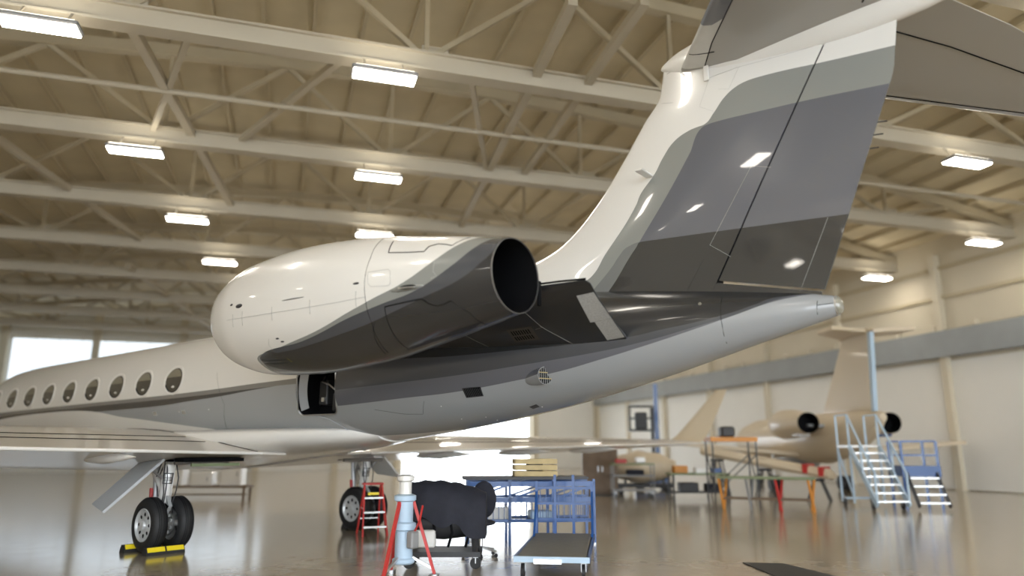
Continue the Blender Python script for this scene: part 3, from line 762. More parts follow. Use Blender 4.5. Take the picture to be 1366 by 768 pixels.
# ice detector blade, trim pads, wicks, small lamps
MB().box((8.26, -.30, 5.30), (.12, .32, .03), bev=.01).build('blade_sensor', 'white', fin)
MB().box((9.16, -.17, 6.52), (.07, .02, .22), bev=.006).build('tape_pad', 'white', fin)
for i in range(4): MB().bar(fin_pt(8.76 + .012 * i, 6.70 - .022 * i, -1, .002), fin_pt(8.80 + .012 * i, 6.70 - .022 * i, -1, .002), .009, .006).build('vent_slot', 'seam', fin)
for z in (5.03, 5.18, 5.32):
    MB().bar((f_te(z) - .02, 0, z), (f_te(z) + .10, 0, z - .015), .012).build('static_wick', 'darkgrey', rud)
MB().tube([(x, -.01, rud_bot(x) - .012) for x in (9.16, 9.6, 10.0, 10.33)], .004, 6).build('rudder_sill', 'steel', fin)

# wings -----------------------------------------------------------------
def wing(sd):
    def sec(a):
        le = -6.2 + (a - 1.0) * (7.4 / 12.6); te = 1.22 + (a - 1.2) * .118
        return le, te, 1.605 + .021 * (a - 1.2)
    US = [0, .003, .012, .03, .07, .14, .25, .4, .55, .7, .85, .95, 1.]
    def up(u): return (.066 * (math.sqrt(u / .3) * (1.5 - .5 * u / .3) if u < .3 else math.cos((u - .3) / .7 * math.pi / 2) ** 1.15))
    def lo(u): return (-.048 * (math.sqrt(u / .35) * (1.5 - .5 * u / .35) if u < .35 else math.cos((u - .35) / .65 * math.pi / 2) ** 1.3))
    rings = []; al = [.7, 1.0, 1.3, 2, 3, 4, 6, 8, 10, 12, 13.3, 13.6]
    for a in al:
        le, te, z = sec(a); ch = te - le
        rings.append([Vector((le + ch * u, sd * a, z + ch * up(u) + .018)) for u in US] + [Vector((le + ch * u, sd * a, z + ch * lo(u) - .018)) for u in reversed(US)])
    o = MB().loft(rings).build('wing', 'wingtop', jet, 40)
    # flap seam and spoiler seam on the upper skin
    for uf in (.80, .70):
        MB().tube([Vector((sec(a)[0] + (sec(a)[1] - sec(a)[0]) * uf, sd * a, sec(a)[2] + (sec(a)[1] - sec(a)[0]) * up(uf) + .02)) for a in (1.5, 3, 5, 8, 11)], .008, 6).build('panel_seam', 'seam', o)
    MB().tube([Vector((sec(1.24)[0] + (sec(1.24)[1] - sec(1.24)[0]) * u, sd * 1.24, sec(1.24)[2] + (sec(1.24)[1] - sec(1.24)[0]) * up(u) + .022)) for u in (.1, .2, .3, .4, .5, .6, .7, .8, .9, .985)], .008, 6).build('root_seal', 'seam', o)
    # trailing edge strip
    MB().tube([Vector((sec(a)[1], sd * a, sec(a)[2])) for a in (1.22, 3, 6, 9, 12, 13.4)], .026, 8).build('trailing_edge', 'white', o, 60)
    # root fillet seam
    # winglet
    le, te, z = sec(13.6)
    W = []
    for t, hgt, yy in ((0, 0, 0), (.08, .06, .10), (.2, .22, .2), (.5, .75, .34), (1, 1.68, .56)):
        l = le + .25 + t * 1.62; c = (te - le - .25) * (1 - .70 * t)
        W.append([Vector((l + c * u, sd * (13.6 + yy) - sd * hh * .05 * c, z + .02 + hgt)) for u, hh in ((0, 0), (.08, .7), (.3, 1), (.7, .6), (1, .05), (1, -.05), (.7, -.6), (.3, -1), (.08, -.7))])
    MB().loft(W).build('winglet', 'tan', o, 50)
    # flap track fairings
    for a in (3.6, 6.2, 9.0):
        le, te, z = sec(a)
        MB().rev((te - 1.5, sd * a, z - .12), (1, 0, .02), [(0, .01), (.2, .07), (.8, .10), (1.4, .05), (1.75, .005)], 12).build('flap_track_fairing', 'white', o, 60)
    return o
wp = wing(-1); wing(1)

# landing gear ------------------------------------------------------------
def wheel(parent, y, sd, z=.445):
    """sd = outward side of the rim"""
    o = (0, y - sd * .13, z); ax = (0, sd, 0)
    t = MB().rev(o, ax, [(.02, .262), (.0, .30), (.0, .36), (.022, .405), (.055, .432), (.09, .443), (.13, .445), (.17, .443), (.205, .432), (.238, .405), (.26, .36), (.26, .30), (.24, .262)], 48, False).build('tire', 'rubber', parent, 60)
    for d in (.075, .105, .155, .185): MB().tube([(math.cos(a) * .4425, y - sd * .13 + sd * d, z + math.sin(a) * .4425) for a in [2 * math.pi * i / 48 for i in range(48)]], .0035, 4, closed=True).build('tread_groove', 'black', t)
    r = MB().rev(o, ax, [(.02, .262), (.25, .268), (.258, .255), (.245, .24), (.225, .225), (.215, .12), (.225, .10), (.235, .075), (.27, .065), (.275, .0)], 40, False).build('rim', 'rim', parent, 30)
    for i in range(8):
        a = 2 * math.pi * i / 8; c = Vector((math.cos(a) * .172, y - sd * .13 + sd * .2185, z + math.sin(a) * .172))
        e = Vector((math.cos(a), 0, math.sin(a))); q = Vector((-math.sin(a), 0, math.cos(a)))
        MB().prism([c + e * .034 * math.cos(k) + q * .026 * math.sin(k) for k in [2 * math.pi * j / 10 for j in range(10)]], (0, sd * .006, 0)).build('rim_hole', 'black', r)
    MB().rev((0, y - sd * .13, z), ax, [(.0, .0), (.0, .2), (-.03, .2), (-.03, 0)], 24).build('brake', 'steel', parent)
    for i in range(8):
        a = 2 * math.pi * (i + .5) / 8
        MB().cyl((math.cos(a) * .15, y - sd * .13, z + math.sin(a) * .15), (math.cos(a) * .15, y - sd * .18, z + math.sin(a) * .15), .03, n=10).build('brake_piston', 'rim', parent)
    return t
def gear(sd, name):
    g = bpy.data.objects.new(name, None); C.objects.link(g); g.parent = jet; g.location = (-.06, sd * 2.185, 0)
    yo = sd
    MB().rev((0.06, 0, 1.66), (-.12, 0, -1), [(0, .06), (.02, .085), (.10, .10), (.11, .115), (.16, .115), (.17, .097), (.78, .097), (.80, .11), (.86, .11), (.87, .06)], 24).build('strut', 'white', g, 35)
    MB().cyl((-.04, 0, .84), (-.07, 0, .44), .052, n=20).build('piston', 'chrome', g, 40)
    MB().cyl((0, -.26, .445), (0, .26, .445), .055, n=16).build('axle', 'white', g, 40)
    MB().bar((-.06, 0, .52), (0, 0, .445), .10).build('axle_fork', 'white', g)
    wheel(g, -.225, -1); wheel(g, .225, 1)
    # torque link, drag brace, hoses
    MB().prism([(.03, -.03, .95), (.20, -.03, .74), (.03, -.03, .80)], (0, .06, 0)).build('torque_link', 'rim', g)
    MB().prism([(.20, -.03, .74), (.0, -.03, .50), (.04, -.03, .62)], (0, .06, 0)).build('torque_link', 'rim', g)
    MB().cyl((-.05, .05 * sd, 1.0), (-.62, .10 * sd, 1.58), .045, n=14).build('drag_brace', 'white', g, 40)
    MB().cyl((-.30, -.02, .62), (-.42, 0, 1.45), .05, n=14).build('shimmy_damper', 'rim', g, 40)
    MB().cyl((-.30, -.10, .78), (-.33, -.10, 1.02), .03, n=12).build('actuator', 'red', g, 40)
    for k, (dy, dz) in enumerate(((-.09, 0), (.09, .05), (-.06, .1))):
        MB().tube([(.05, dy, 1.5), (.10 + .03 * k, dy * 1.4, 1.2), (.13, dy * 1.2, .95 + dz), (.06, dy, .75), (.05, dy * 1.4, .58)], .011, 6).build('brake_hose', 'darkgrey', g, 60)
    for k in range(3):
        MB().tube([(-.10, -.06 + .06 * k, 1.5), (-.22 - .03 * k, -.09 + .06 * k, 1.2), (-.16, -.06 + .05 * k, .9), (-.1, -.05 + .05 * k, .62)], .010, 6).build('hydraulic_line', 'darkgrey', g, 60)
    # placard on the strut, facing aft
    pl = [(.0895 + .0 * k, 0, 0) for k in range(1)]
    def sp(a, z, e=.0985): 
        c = Vector((.06 - .12 * (1.66 - z), 0, z)); return c + Vector((math.cos(a) * e, math.sin(a) * e, 0))
    A = [R(a_) for a_ in range(-75, 31, 15)]
    mb = MB(); mb.loft([[sp(a, z) for a in A] for z in (1.10, 1.28)], False, False); p_ = mb.build('placard', 'seam', g)
    for z0, z1 in ((1.115, 1.15), (1.16, 1.175), (1.185, 1.2), (1.21, 1.265)):
        mb = MB(); mb.loft([[sp(a, z, .1005) for a in A[1:-1]] for z in (z0, z1)], False, False); mb.build('placard_line', 'alu', p_)
    return g
gear(-1, 'landing_gear'); gear(1, 'landing_gear')
# gear doors hanging outboard of the legs, and wheel-well interiors
def gdoor(sd, k_=1.0, m_='wingunder'):
    A = Vector((.28, sd * 2.42, 1.50)); B = Vector((-.46, sd * 2.36, 1.54)); d = Vector((-.02, sd * .88, -.80)) * k_
    P = [A, B, B + d * .95 + Vector((.08, 0, 0)), A + d]
    o = MB().prism(P, (0, sd * .03, .03)).build('gear_door', m_, jet)
    MB().bar(A + d * .15 + Vector((-.3, 0, 0)), Vector((-.1, sd * 2.2, 1.15)), .03).build('door_link', 'steel', o)
gdoor(-1); gdoor(1, .55, 'white')
for sd in (-1, 1):
    zw = 1.50 if sd < 0 else 1.66
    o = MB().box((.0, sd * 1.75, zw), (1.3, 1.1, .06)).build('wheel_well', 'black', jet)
    MB().cyl((.3, sd * 1.3, 1.455), (.35, sd * 2.3, 1.455), .035, n=10).build('hydraulic_line', 'steel', o)
    MB().cyl((.1, sd * 1.3, 1.45), (.1, sd * 2.3, 1.45), .02, n=10).build('hydraulic_line', 'alu', o)
    MB().bar((.58, sd * 1.25, zw - .08), (.62, sd * 2.15, zw - .08), .05).build('door_rail', 'green', o)
    MB().box((.25, sd * 2.19, 1.60), (.22, .22, .22), bev=.02).build('gear_trunnion', 'white', o)
# vents and fittings on the fuselage skin
def skin_patch(c, off, thick, name, m, parent, n=6):
    rows = []
    for o_ in (off - thick, off):
        P = []
        for (x0, z0), (x1, z1) in zip(c, c[1:] + c[:1]): P += [fp(x0 + (x1 - x0) * t / n, z0 + (z1 - z0) * t / n, o_) for t in range(n)]
        rows.append(P)
    return MB().loft(rows).build(name, m, parent)
gv = skin_patch([(5.515, 2.53), (5.815, 2.538), (5.795, 2.425), (5.515, 2.41)], .004, .01, 'grille_vent', 'black', jet)
for i in range(10):
    x = 5.53 + i * .0295
    MB().bar(fp(x, 2.525, .008), fp(x + .003, 2.42, .008), .006, .008).build('slat', 'darkgrey', gv)
mb = MB()
mb.tube([fp(x, z, .004) for x, z in ((5.51, 2.53), (5.815, 2.54), (5.797, 2.42), (5.512, 2.405))], .005, 5, closed=True); mb.build('vent_frame', 'darkgrey', gv)
# ram air outlet: a half-teardrop blister ending in a round mesh
ax0 = fp(6.42, 2.535, -.15); ax1 = fp(6.90, 2.665, .05); d_ = (ax1 - ax0)
sc = MB().rev(ax0, d_, [(0, .02), (.04, .07), (.15, .10), (.30, .115), (d_.length - .01, .118)], 28, False).build('air_outlet', paint('outlet_livery', PURP, [(LGREY, [(5.264, 2.478), (6.541, 2.615), (7.048, 2.682), (7.667, 2.802)], None, None)]), jet, 60)
MB().rev(ax1 - d_.normalized() * .02, d_, [(0, .117), (.0, .0)], 28, False).build('outlet_mouth', 'black', sc)
MB().tube([ax1 - d_.normalized() * .012 + (d_.normalized().orthogonal().normalized() * math.cos(t) + d_.normalized().cross(d_.normalized().orthogonal().normalized()) * math.sin(t)) * .116 for t in [2 * math.pi * i / 28 for i in range(28)]], .006, 5, closed=True).build('outlet_rim', 'grey', sc)
u_ = Vector((0, 0, 1)); u_ = (u_ - d_.normalized() * u_.dot(d_.normalized())).normalized(); v_ = d_.normalized().cross(u_)
for k in (-1, 0, 1):
    w_ = math.sqrt(.115 ** 2 - (k * .055) ** 2); c_ = ax1 - d_.normalized() * .008
    if k: MB().bar(c_ + u_ * k * .04 - v_ * w_, c_ + u_ * k * .04 + v_ * w_, .010).build('mesh_bar', 'wood', sc)
for k in range(-3, 4):
    w_ = math.sqrt(.115 ** 2 - (k * .032) ** 2)
    MB().bar(c_ + v_ * k * .032 - u_ * w_, c_ + v_ * k * .032 + u_ * w_, .006).build('mesh_bar', 'grey', sc)
skin_patch([(6.34, 2.262), (6.47, 2.290), (6.475, 2.262), (6.35, 2.236)], .003, .01, 'drain_vent', 'darkgrey', jet)
MB().rev(fp(8.977, 3.408, -.004), (0, -1, .3), [(0, .022), (.012, .02), (.018, .0)], 14).build('position_lamp', 'lens', jet, 60)
MB().rev((10.44, 0, 3.265), (1, 0, .03), [(0, .108), (.03, .102), (.055, .08), (.07, .045), (.075, 0)], 24).build('tail_light', 'lens', jet, 60)
MB().rev((10.43, 0, 3.265), (1, 0, .03), [(0, .108), (.015, .116), (.03, .114)], 24, False).build('tail_light_bezel', 'alu', jet, 60)
for x, z in ((5.0, 2.30), (5.15, 2.12), (5.55, 2.14), (5.62, 2.10), (6.5, 2.26), (-.9, 2.43), (-2.05, 2.42)):
    MB().rev(fp(x, z, -.002), (0, -1, -.3), [(0, .012), (.006, .008)], 8).build('drain_port', 'alu', jet)
for x, z in ((-3.15, 2.45), (-1.95, 2.44)): skin_patch([(x, z), (x + .14, z), (x + .14, z - .07), (x, z - .07)], .003, .005, 'placard', 'alu', jet, 2)

# ------------------------------------------------------------------ ground equipment by the jet
def caster(p, parent, r=.08, name='caster'):
    o = MB().cyl((p[0], p[1] - .02, r), (p[0], p[1] + .02, r), r, n=16).build(name, 'rubber', parent, 40)
    MB().box((p[0], p[1], r * 2 + .01), (.07, .07, .03)).bar((p[0], p[1] - .03, r), (p[0], p[1] - .03, r * 2.0), .012).bar((p[0], p[1] + .03, r), (p[0], p[1] + .03, r * 2.0), .012).build('fork', 'steel', o)
# chocks: rubber bars with two yellow bands
def chock(loc, rz, label, L=.86):
    t = thing('wheel_chock', label, 'wheel chock', loc, rz, 'wheel chocks at the left main gear')
    n = 10
    MB().prism([(-.09, -L / 2, 0), (.09, -L / 2, 0), (.075, -L / 2, .05), (.035, -L / 2, .12), (-.035, -L / 2, .12), (-.075, -L / 2, .05)], (0, L, 0)).build('rubber_bar', 'rubber', t)
    for y in (-L * .245, L * .25):
        MB().prism([(.0765, y - L * .225, .051), (.0765, y + L * .225, .051), (.0375, y + L * .225, .119), (.0375, y - L * .225, .119)], (.004, 0, .003)).build('yellow_band', 'yellow', t)
    return t
chock((.285, -2.30, 0), 0, 'black rubber wheel chock with yellow bands behind the left main wheels', .64)
chock((-.43, -2.22, 0), 0, 'black rubber wheel chock with yellow bands in front of the left main wheels')
chock((-.43, 2.22, 0), 0, 'black rubber wheel chock at the front of the right main wheels', .5)

# red stepladder at the far gear
def stepladder(loc, rz):
    t = thing('stepladder', 'small red stepladder with pale steps in front of the right main wheels', 'ladder', loc, rz)
    for sd in (-1, 1):
        MB().bar((.42, sd * .24, 0), (.05, sd * .17, .98), .035, .06).build('front_rail', 'red', t)
        MB().bar((-.36, sd * .22, 0), (-.02, sd * .16, .95), .03, .04).build('rear_rail', 'red', t)
    for k in range(3):
        z = .18 + .27 * k; x = .42 - .37 * z / .98; wv = .24 - .07 * z / .98
        MB().box((x, 0, z), (.10, wv * 2, .03)).build('step', 'alu', t)
    MB().box((0, 0, .99), (.20, .42, .04), bev=.01).build('top_cap', 'red', t)
    MB().bar((-.25, -.20, .3), (-.25, .20, .3), .02).build('rear_brace', 'alu', t)
    MB().bar((.16, -.21, .52), (-.17, -.19, .52), .015).build('spreader', 'alu', t)
    MB().box((.11, 0, .80), (.02, .22, .05)).build('warning_sticker', 'yellow', t)
stepladder((.86, 1.62, 0), R(-30))

# white column jack with red tripod legs
t = thing('aircraft_jack', 'tall white column jack on red tripod legs, nearest the viewer', 'jack', (5.02, -1.42, 0))
MB().rev((0, 0, .18), (0, 0, 1), [(0, .13), (.02, .15), (.06, .15), (.08, .12), (.42, .12), (.44, .155), (.52, .155), (.54, .115), (.80, .115), (.82, .15), (.88, .15), (.90, .10)], 28).build('column', 'paleblue', t, 35)
MB().rev((0, 0, 1.08), (0, 0, 1), [(0, .085), (.16, .085), (.18, .12), (.24, .12), (.26, .05)], 24).build('ram', 'white', t, 35)
for k in range(3):
    a = R(160 + 120 * k); e = Vector((math.cos(a), math.sin(a), 0))
    lg = MB().bar(e * .12 + Vector((0, 0, .98)), e * .42 + Vector((0, 0, .05)), .04).build('leg', 'red', t)
    MB().bar(e * .12 + Vector((0, 0, .26)), e * .39 + Vector((0, 0, .12)), .03).build('strut', 'alu', lg)
    MB().cyl(e * .42, e * .42 + Vector((0, 0, .05)), .07, n=16).build('foot', 'steel', lg, 40)
MB().box((.19, -.02, .50), (.12, .14, .22), bev=.02).build('pump', 'grey', t)
MB().tube([(.2, 0, .6), (.34, -.05, .75), (.42, -.08, .95)], .014, 8).build('pump_handle', 'red', t)

# engine stand under a navy cover
t = thing('covered_engine_stand', 'dark wheeled stand under a sagging navy blue cover, right of the white jack', 'engine stand', (4.75, -.34, 0), R(38))
n = 20; rings = []
for i in range(17):
    u = i / 16; x = -.62 + 1.24 * u
    P = []
    top = 1.22 - .10 * abs(2 * u - .7) ** 2 + .012 * math.sin(u * 31); dr = .52 + .06 * math.sin(u * 17) + .16 * u
    for k in range(n + 1):
        v = k / n; a = math.pi * v
        y = .36 * math.cos(a) * (1 + .05 * math.sin(u * 23 + v * 9)); z = top - (1 - math.sin(a) ** .6) * dr
        P.append(Vector((x, y, z)))
    rings.append(P)
mb = MB(); mb.loft(rings, False, False)
nf = n + 1
for e_ in (0, 16): mb.add(rings[e_], [tuple(range(nf))])
mb.build('navy_cover', 'navy', t, 60)
for sx in (-1, 1):
    for sy in (-1, 1):
        MB().bar((sx * .48, sy * .28, .16), (sx * .42, sy * .24, .75), .06).build('post', 'darkgrey', t)
        caster((sx * .48, sy * .28), t)
MB().box((0, 0, .20), (1.1, .66, .07)).build('base_frame', 'darkgrey', t)
MB().rev((-.5, 0, .62), (1, 0, 0), [(0, .10), (.1, .22), (.5, .25), (.9, .2), (1.0, .1)], 20).build('engine_core', 'darkgrey', t, 40)
MB().box((-.25, -.30, .42), (.30, .16, .24), bev=.02).build('white_box', 'white', t)
for k in range(4): MB().tube([(-.4 + .25 * k, -.26, .7), (-.36 + .25 * k, -.33, .5), (-.42 + .25 * k, -.28, .3)], .02, 6).build('hose', 'black', t)

# workshop chair
t = thing('workshop_chair', 'black swivel chair with oval back between navy cover and trolley', 'chair', (4.55, .72, 0), R(-60))
def ell(cx, cy, cz, rx, ry, rz_, n=14, m=20):
    rr = []
    for i in range(n + 1):
        a = math.pi * i / n; s_ = math.sin(a) * .999 + .001
        rr.append([Vector((cx + rx * s_ * math.cos(2 * math.pi * k / m), cy + ry * s_ * math.sin(2 * math.pi * k / m), cz - rz_ * math.cos(a))) for k in range(m)])
    return MB().loft(rr)
ell(-.24, 0, .86, .05, .21, .30).build('backrest', 'navy', t, 60)
ell(.02, 0, .52, .24, .24, .055).build('seat', 'navy', t, 60)
MB().bar((-.12, 0, .50), (-.26, 0, .64), .05, .03).build('back_arm', 'darkgrey', t)
MB().cyl((0, 0, .12), (0, 0, .5), .03, n=14).build('gas_post', 'chrome', t, 40)
for k in range(5):
    a = 2 * math.pi * k / 5; e = Vector((math.cos(a), math.sin(a), 0))
    lg = MB().bar(e * .03 + Vector((0, 0, .14)), e * .28 + Vector((0, 0, .09)), .04, .03).build('leg', 'alu', t)
    MB().cyl(e * .28 + Vector((-.015, 0, .03)), e * .28 + Vector((.015, 0, .03)), .03, n=12).build('caster', 'rubber', lg)

# blue platform trolley
t = thing('platform_trolley', 'blue platform trolley with grey deck and barred end frame', 'trolley', (6.15, .62, 0), R(120.5))
MB().box((0, 0, .31), (2.62, .92, .03)).build('deck', 'deck', t)
for sy in (-1, 1): MB().bar((-1.33, sy * .47, .29), (1.33, sy * .47, .29), .05, .07).build('side_rail', 'blue', t)
MB().bar((-1.33, -.49, .29), (-1.33, .49, .29), .05, .07).build('front_rail', 'paleblue', t)
MB().bar((1.33, -.49, .29), (1.33, .49, .29), .05, .07).build('rear_rail', 'blue', t)
MB().box((-1.365, .05, .27), (.03, .36, .06)).build('drawbar_plate', 'alu', t)
for sy in (-1, -.33, .33, 1): MB().bar((1.30, sy * .46, .30), (1.30, sy * .46, 1.16 + (.10 if abs(sy) < .5 else 0)), .045).build('upright', 'blue', t)
for z in (.55, .80, 1.05): MB().bar((1.30, -.46, z), (1.30, .46, z), .04).build('cross_rail', 'blue', t)
for k in range(9): MB().bar((1.31, -.40 + .1 * k, .55), (1.31, -.40 + .1 * k, 1.05), .012).build('mesh_bar', 'blue', t)
for x in (-1.1, 1.1):
    for sy in (-1, 1): caster((x, sy * .40), t, .11, 'wheel')
MB().bar((1.30, -.46, 1.0), (.85, -.46, .32), .03).build('end_brace', 'blue', t)
MB().bar((1.30, .46, 1.0), (.85, .46, .32), .03).build('end_brace', 'blue', t)

# blue cage rack behind
t = thing('cage_rack', 'long blue steel cage rack with black top, behind the trolley', 'rack', (4.1, 2.62, 0), R(44))
for x in (-1.15, -.4, .4, 1.15):
    for sy in (-1, 1): MB().bar((x, sy * .36, .0), (x, sy * .36, 1.14), .05).build('post', 'blue', t)
for sy in (-1, 1):
    for z in (.42, .78, 1.06): MB().bar((-1.17, sy * .36, z), (1.17, sy * .36, z), .05, .09 if z > .5 else .05).build('rail', 'blue', t)
    for x in (-.78, .0, .78): MB().bar((x - .36, sy * .37, .80), (x + .36, sy * .37, 1.04), .035).build('diagonal', 'blue', t)
    for k in range(23): MB().bar((-1.1 + .1 * k, sy * .365, .42), (-1.1 + .1 * k, sy * .365, .78), .012).build('cage_bar', 'blue', t)
MB().box((0, 0, .40), (2.3, .72, .03)).build('shelf', 'blue', t)
MB().box((-.1, 0, 1.16), (2.3, .80, .05)).build('top_board', 'darkgrey', t)
for x in (-1.1, 1.1):
    for sy in (-1, 1): MB().box((x, sy * .36, .015), (.12, .12, .03)).build('foot_plate', 'steel', t)
tag(MB().box((-.6, 0, .53), (.5, .45, .23), bev=.02).build('parts_bin', 'white', None, None, (4.1, 2.62, 0), R(44)), 'white parts bin on the low shelf of the cage rack', 'box')
tag(MB().box((.2, 0, .49), (.42, .40, .15), bev=.02).build('parts_bin', 'paleblue', None, None, (4.1, 2.62, 0), R(44)), 'pale blue parts bin in the middle of the cage rack', 'box')
t = thing('wooden_crate', 'open tan wooden crate on the black top of the cage rack', 'crate', (4.1, 2.62, 1.185), R(44))
for z in (.05, .16, .27):
    for sy in (-1, 1): MB().box((.1, sy * .27, z), (.76, .025, .09)).build('plank', 'wood', t)
    for sx in (-1, 1): MB().box((.1 + sx * .385, 0, z), (.025, .52, .09)).build('plank', 'wood', t)
MB().box((.1, 0, .015), (.74, .52, .02)).build('crate_bottom', 'wood', t)
tag(MB().box((.1, 0, .13), (.30, .30, .18), bev=.04).build('black_pump', 'darkgrey', None, None, (4.1, 2.62, 1.215), R(44)), 'black pump lying inside the tan wooden crate', 'pump')

# thin dark sheet on the floor, lower right
tag(MB().prism([(8.12, 2.62, .002), (8.62, 2.92, .002), (9.75, 2.10, .002), (9.3, 1.3, .002)], (0, 0, .012)).build('floor_surface', 'rubber'), 'thin dark sheet lying on the floor at lower right', 'mat')

# ------------------------------------------------------------------ far objects
def leg4(t, lx, ly, h, m, w_=.05, name='leg'):
    for sx in (-1, 1):
        for sy in (-1, 1): MB().bar((sx * lx, sy * ly, 0), (sx * lx, sy * ly, h), w_).build(name, m, t)
# low bench with white cabinets beyond the left gear
t = thing('low_bench', 'long low brown bench behind the left main gear', 'bench', (-11.7, 5.1, 0), R(40))
MB().box((0, 0, .42), (3.0, .8, .06)).build('top', 'brown', t); leg4(t, 1.4, .34, .40, 'brown', .07)
MB().bar((-1.4, 0, .15), (1.4, 0, .15), .05).build('stretcher', 'brown', t)
for k, (x, hh, lab) in enumerate(((-1.1, .75, 'leftmost white cabinet on the low brown bench'), (-.1, .45, 'squat white cabinet in the middle of the low brown bench'), (.9, .8, 'rightmost white cabinet on the low brown bench'))):
    c = thing('white_cabinet', lab, 'cabinet', (-11.7 + math.cos(R(40)) * x, 5.1 + math.sin(R(40)) * x, .45), R(40), 'white cabinets on the low bench')
    MB().box((0, 0, hh / 2), (.7, .55, hh), bev=.02).build('body', 'white', c)
    d = MB().box((0, -.285, hh / 2), (.62, .02, hh - .08)).build('door', 'white', c); MB().box((.22, -.31, hh / 2), (.03, .03, .15)).build('handle', 'steel', d)
# tall brown cabinet, shelf cart, covered heap
t = thing('brown_locker', 'tall dark brown locker against the light, beyond the cage rack', 'locker', (-2.2, 15.4, 0), R(35))
MB().box((0, 0, .9), (1.3, .6, 1.7)).build('body', 'brown', t)
for sx in (-1, 1):
    d = MB().box((sx * .32, -.31, .92), (.58, .03, 1.55)).build('door', 'brown', t); MB().box((sx * .08, -.34, .95), (.03, .04, .2)).build('handle', 'steel', d)
MB().box((0, 0, .03), (1.2, .55, .06)).build('plinth', 'darkgrey', t)
t = thing('covered_engine', 'engine under a crumpled pale cover on a dark dolly', 'engine', (-1.2, 17.0, 0), R(30))
rr = []
for i in range(13):
    u = i / 12; rad = (.30 + .55 * math.sin(math.pi * min(1, u * .9 + .08))) * (1 + .06 * math.sin(u * 19))
    rr.append([Vector((-1.2 + 2.4 * u, rad * .8 * math.cos(2 * math.pi * k / 18) * (1 + .05 * math.sin(k * 5 + u * 7)), 1.0 + rad * .72 * math.sin(2 * math.pi * k / 18))) for k in range(18)])
MB().loft(rr).build('pale_cover', 'tan', t, 60)
MB().box((0, 0, .32), (2.2, .9, .14)).build('dolly_frame', 'darkgrey', t)
for x in (-.9, .9):
    for sy in (-1, 1): caster((x, sy * .36), t, .12, 'wheel')
    MB().bar((x * .8, 0, .38), (x * .8, 0, .75), .35, .1).build('saddle', 'darkgrey', t)
t = thing('parts_cart', 'grey two-shelf parts cart beyond the wing tip', 'cart', (-.6, 15.0, 0), R(38))
for z, m_ in ((.25, 'grey'), (.75, 'grey'), (1.15, 'green')): MB().box((0, 0, z), (1.5, .7, .05)).build('shelf', m_, t)
leg4(t, .72, .32, 1.15, 'grey', .04, 'post')
for sx in (-1, 1): caster((sx * .65, -.3), t); caster((sx * .65, .3), t)
for i, (x, y, z, d_, m_, nm, lab) in enumerate(((-.4, 0, 1.25, (.4, .3, .15), 'red', 'toolbox', 'red toolbox on top of the grey parts cart'), (.3, .05, 1.29, (.35, .3, .22), 'white', 'parts_box', 'white parts box on top of the grey parts cart'), (.1, 0, .87, (.6, .4, .18), 'navy', 'tool_bag', 'dark tool bag on the middle shelf of the parts cart'))):
    tag(MB().box((x, y, z), d_, bev=.03).build(nm, m_, None, None, (-.6, 15.0, 0), R(38)), lab, 'box' if i else 'toolbox')
t = thing('work_bench', 'green-topped work bench cluttered below the far wing tip', 'bench', (1.75, 15.3, 0), R(40))
MB().box((0, 0, .85), (2.0, .8, .06)).build('top', 'green', t); leg4(t, .92, .34, .83, 'darkgrey', .06)
MB().box((0, 0, .25), (1.9, .7, .04)).build('shelf', 'darkgrey', t)
for i, (x, z, d_, m_, nm, lab) in enumerate(((-.6, 1.0, (.45, .4, .24), 'orange', 'cardboard_carton', 'orange-brown carton on the green work bench'), (.1, .97, (.4, .35, .18), 'white', 'white_carton', 'white carton on the green work bench'), (.65, .96, (.3, .3, .16), 'blue', 'blue_bin', 'small blue bin on the green work bench'),
                        (-.35, .42, (.6, .5, .3), 'darkgrey', 'black_case', 'black case on the lower shelf of the green bench'), (.5, .40, (.5, .45, .26), 'navy', 'navy_case', 'navy case on the lower shelf of the green bench'))):
    tag(MB().box((x, 0, z), d_, bev=.02).build(nm, m_, None, None, (1.75, 15.3, 0), R(40)), lab, 'box')
# trestle table with warning-red legs, long tan panel on padded stands
t = thing('trestle_table', 'pale trestle table with red and orange legs, right of centre', 'table', (5.05, 12.55, 0), R(12))
MB().box((0, 0, .88), (2.6, .75, .06)).build('top', 'green', t)
for x, m_ in ((-1.2, 'orange'), (-.45, 'grey'), (.35, 'red'), (1.2, 'orange')):
    for sy in (-1, 1): MB().bar((x - .06 * sy, sy * .34, 0), (x + .06 * sy, sy * .30, .86), .055).build('leg', m_, t)
for sy in (-1, 1): MB().bar((-1.2, sy * .32, .30), (1.2, sy * .32, .30), .04).build('stretcher', 'brown', t)
t = thing('detached_flap', 'long tan wing flap resting on padded stands', 'aircraft part', (0, 0, 0))
A_, B_ = Vector((1.1, 17.3, 1.60)), Vector((5.7, 17.2, .80))
d_ = (B_ - A_); q_ = Vector((-d_.y, d_.x, 0)).normalized()
rr = []
for u in (0, .02, .3, .7, .98, 1):
    k = .9 if 0 < u < 1 else .6
    rr.append([A_ + d_ * u + q_ * (x_ * .45 * k) + Vector((0, 0, z_ * k)) for x_, z_ in ((-1, 0), (-.8, .17), (-.3, .24), (.4, .14), (1, .02), (.4, -.10), (-.3, -.16), (-.8, -.12))])
MB().loft(rr).build('flap_skin', 'tan', t, 40)
for u in (.82, .93): 
    c_ = A_ + d_ * u; MB().box((c_.x, c_.y, c_.z + .1), (.16, .86, .30)).build('warning_wrap', 'red', t)
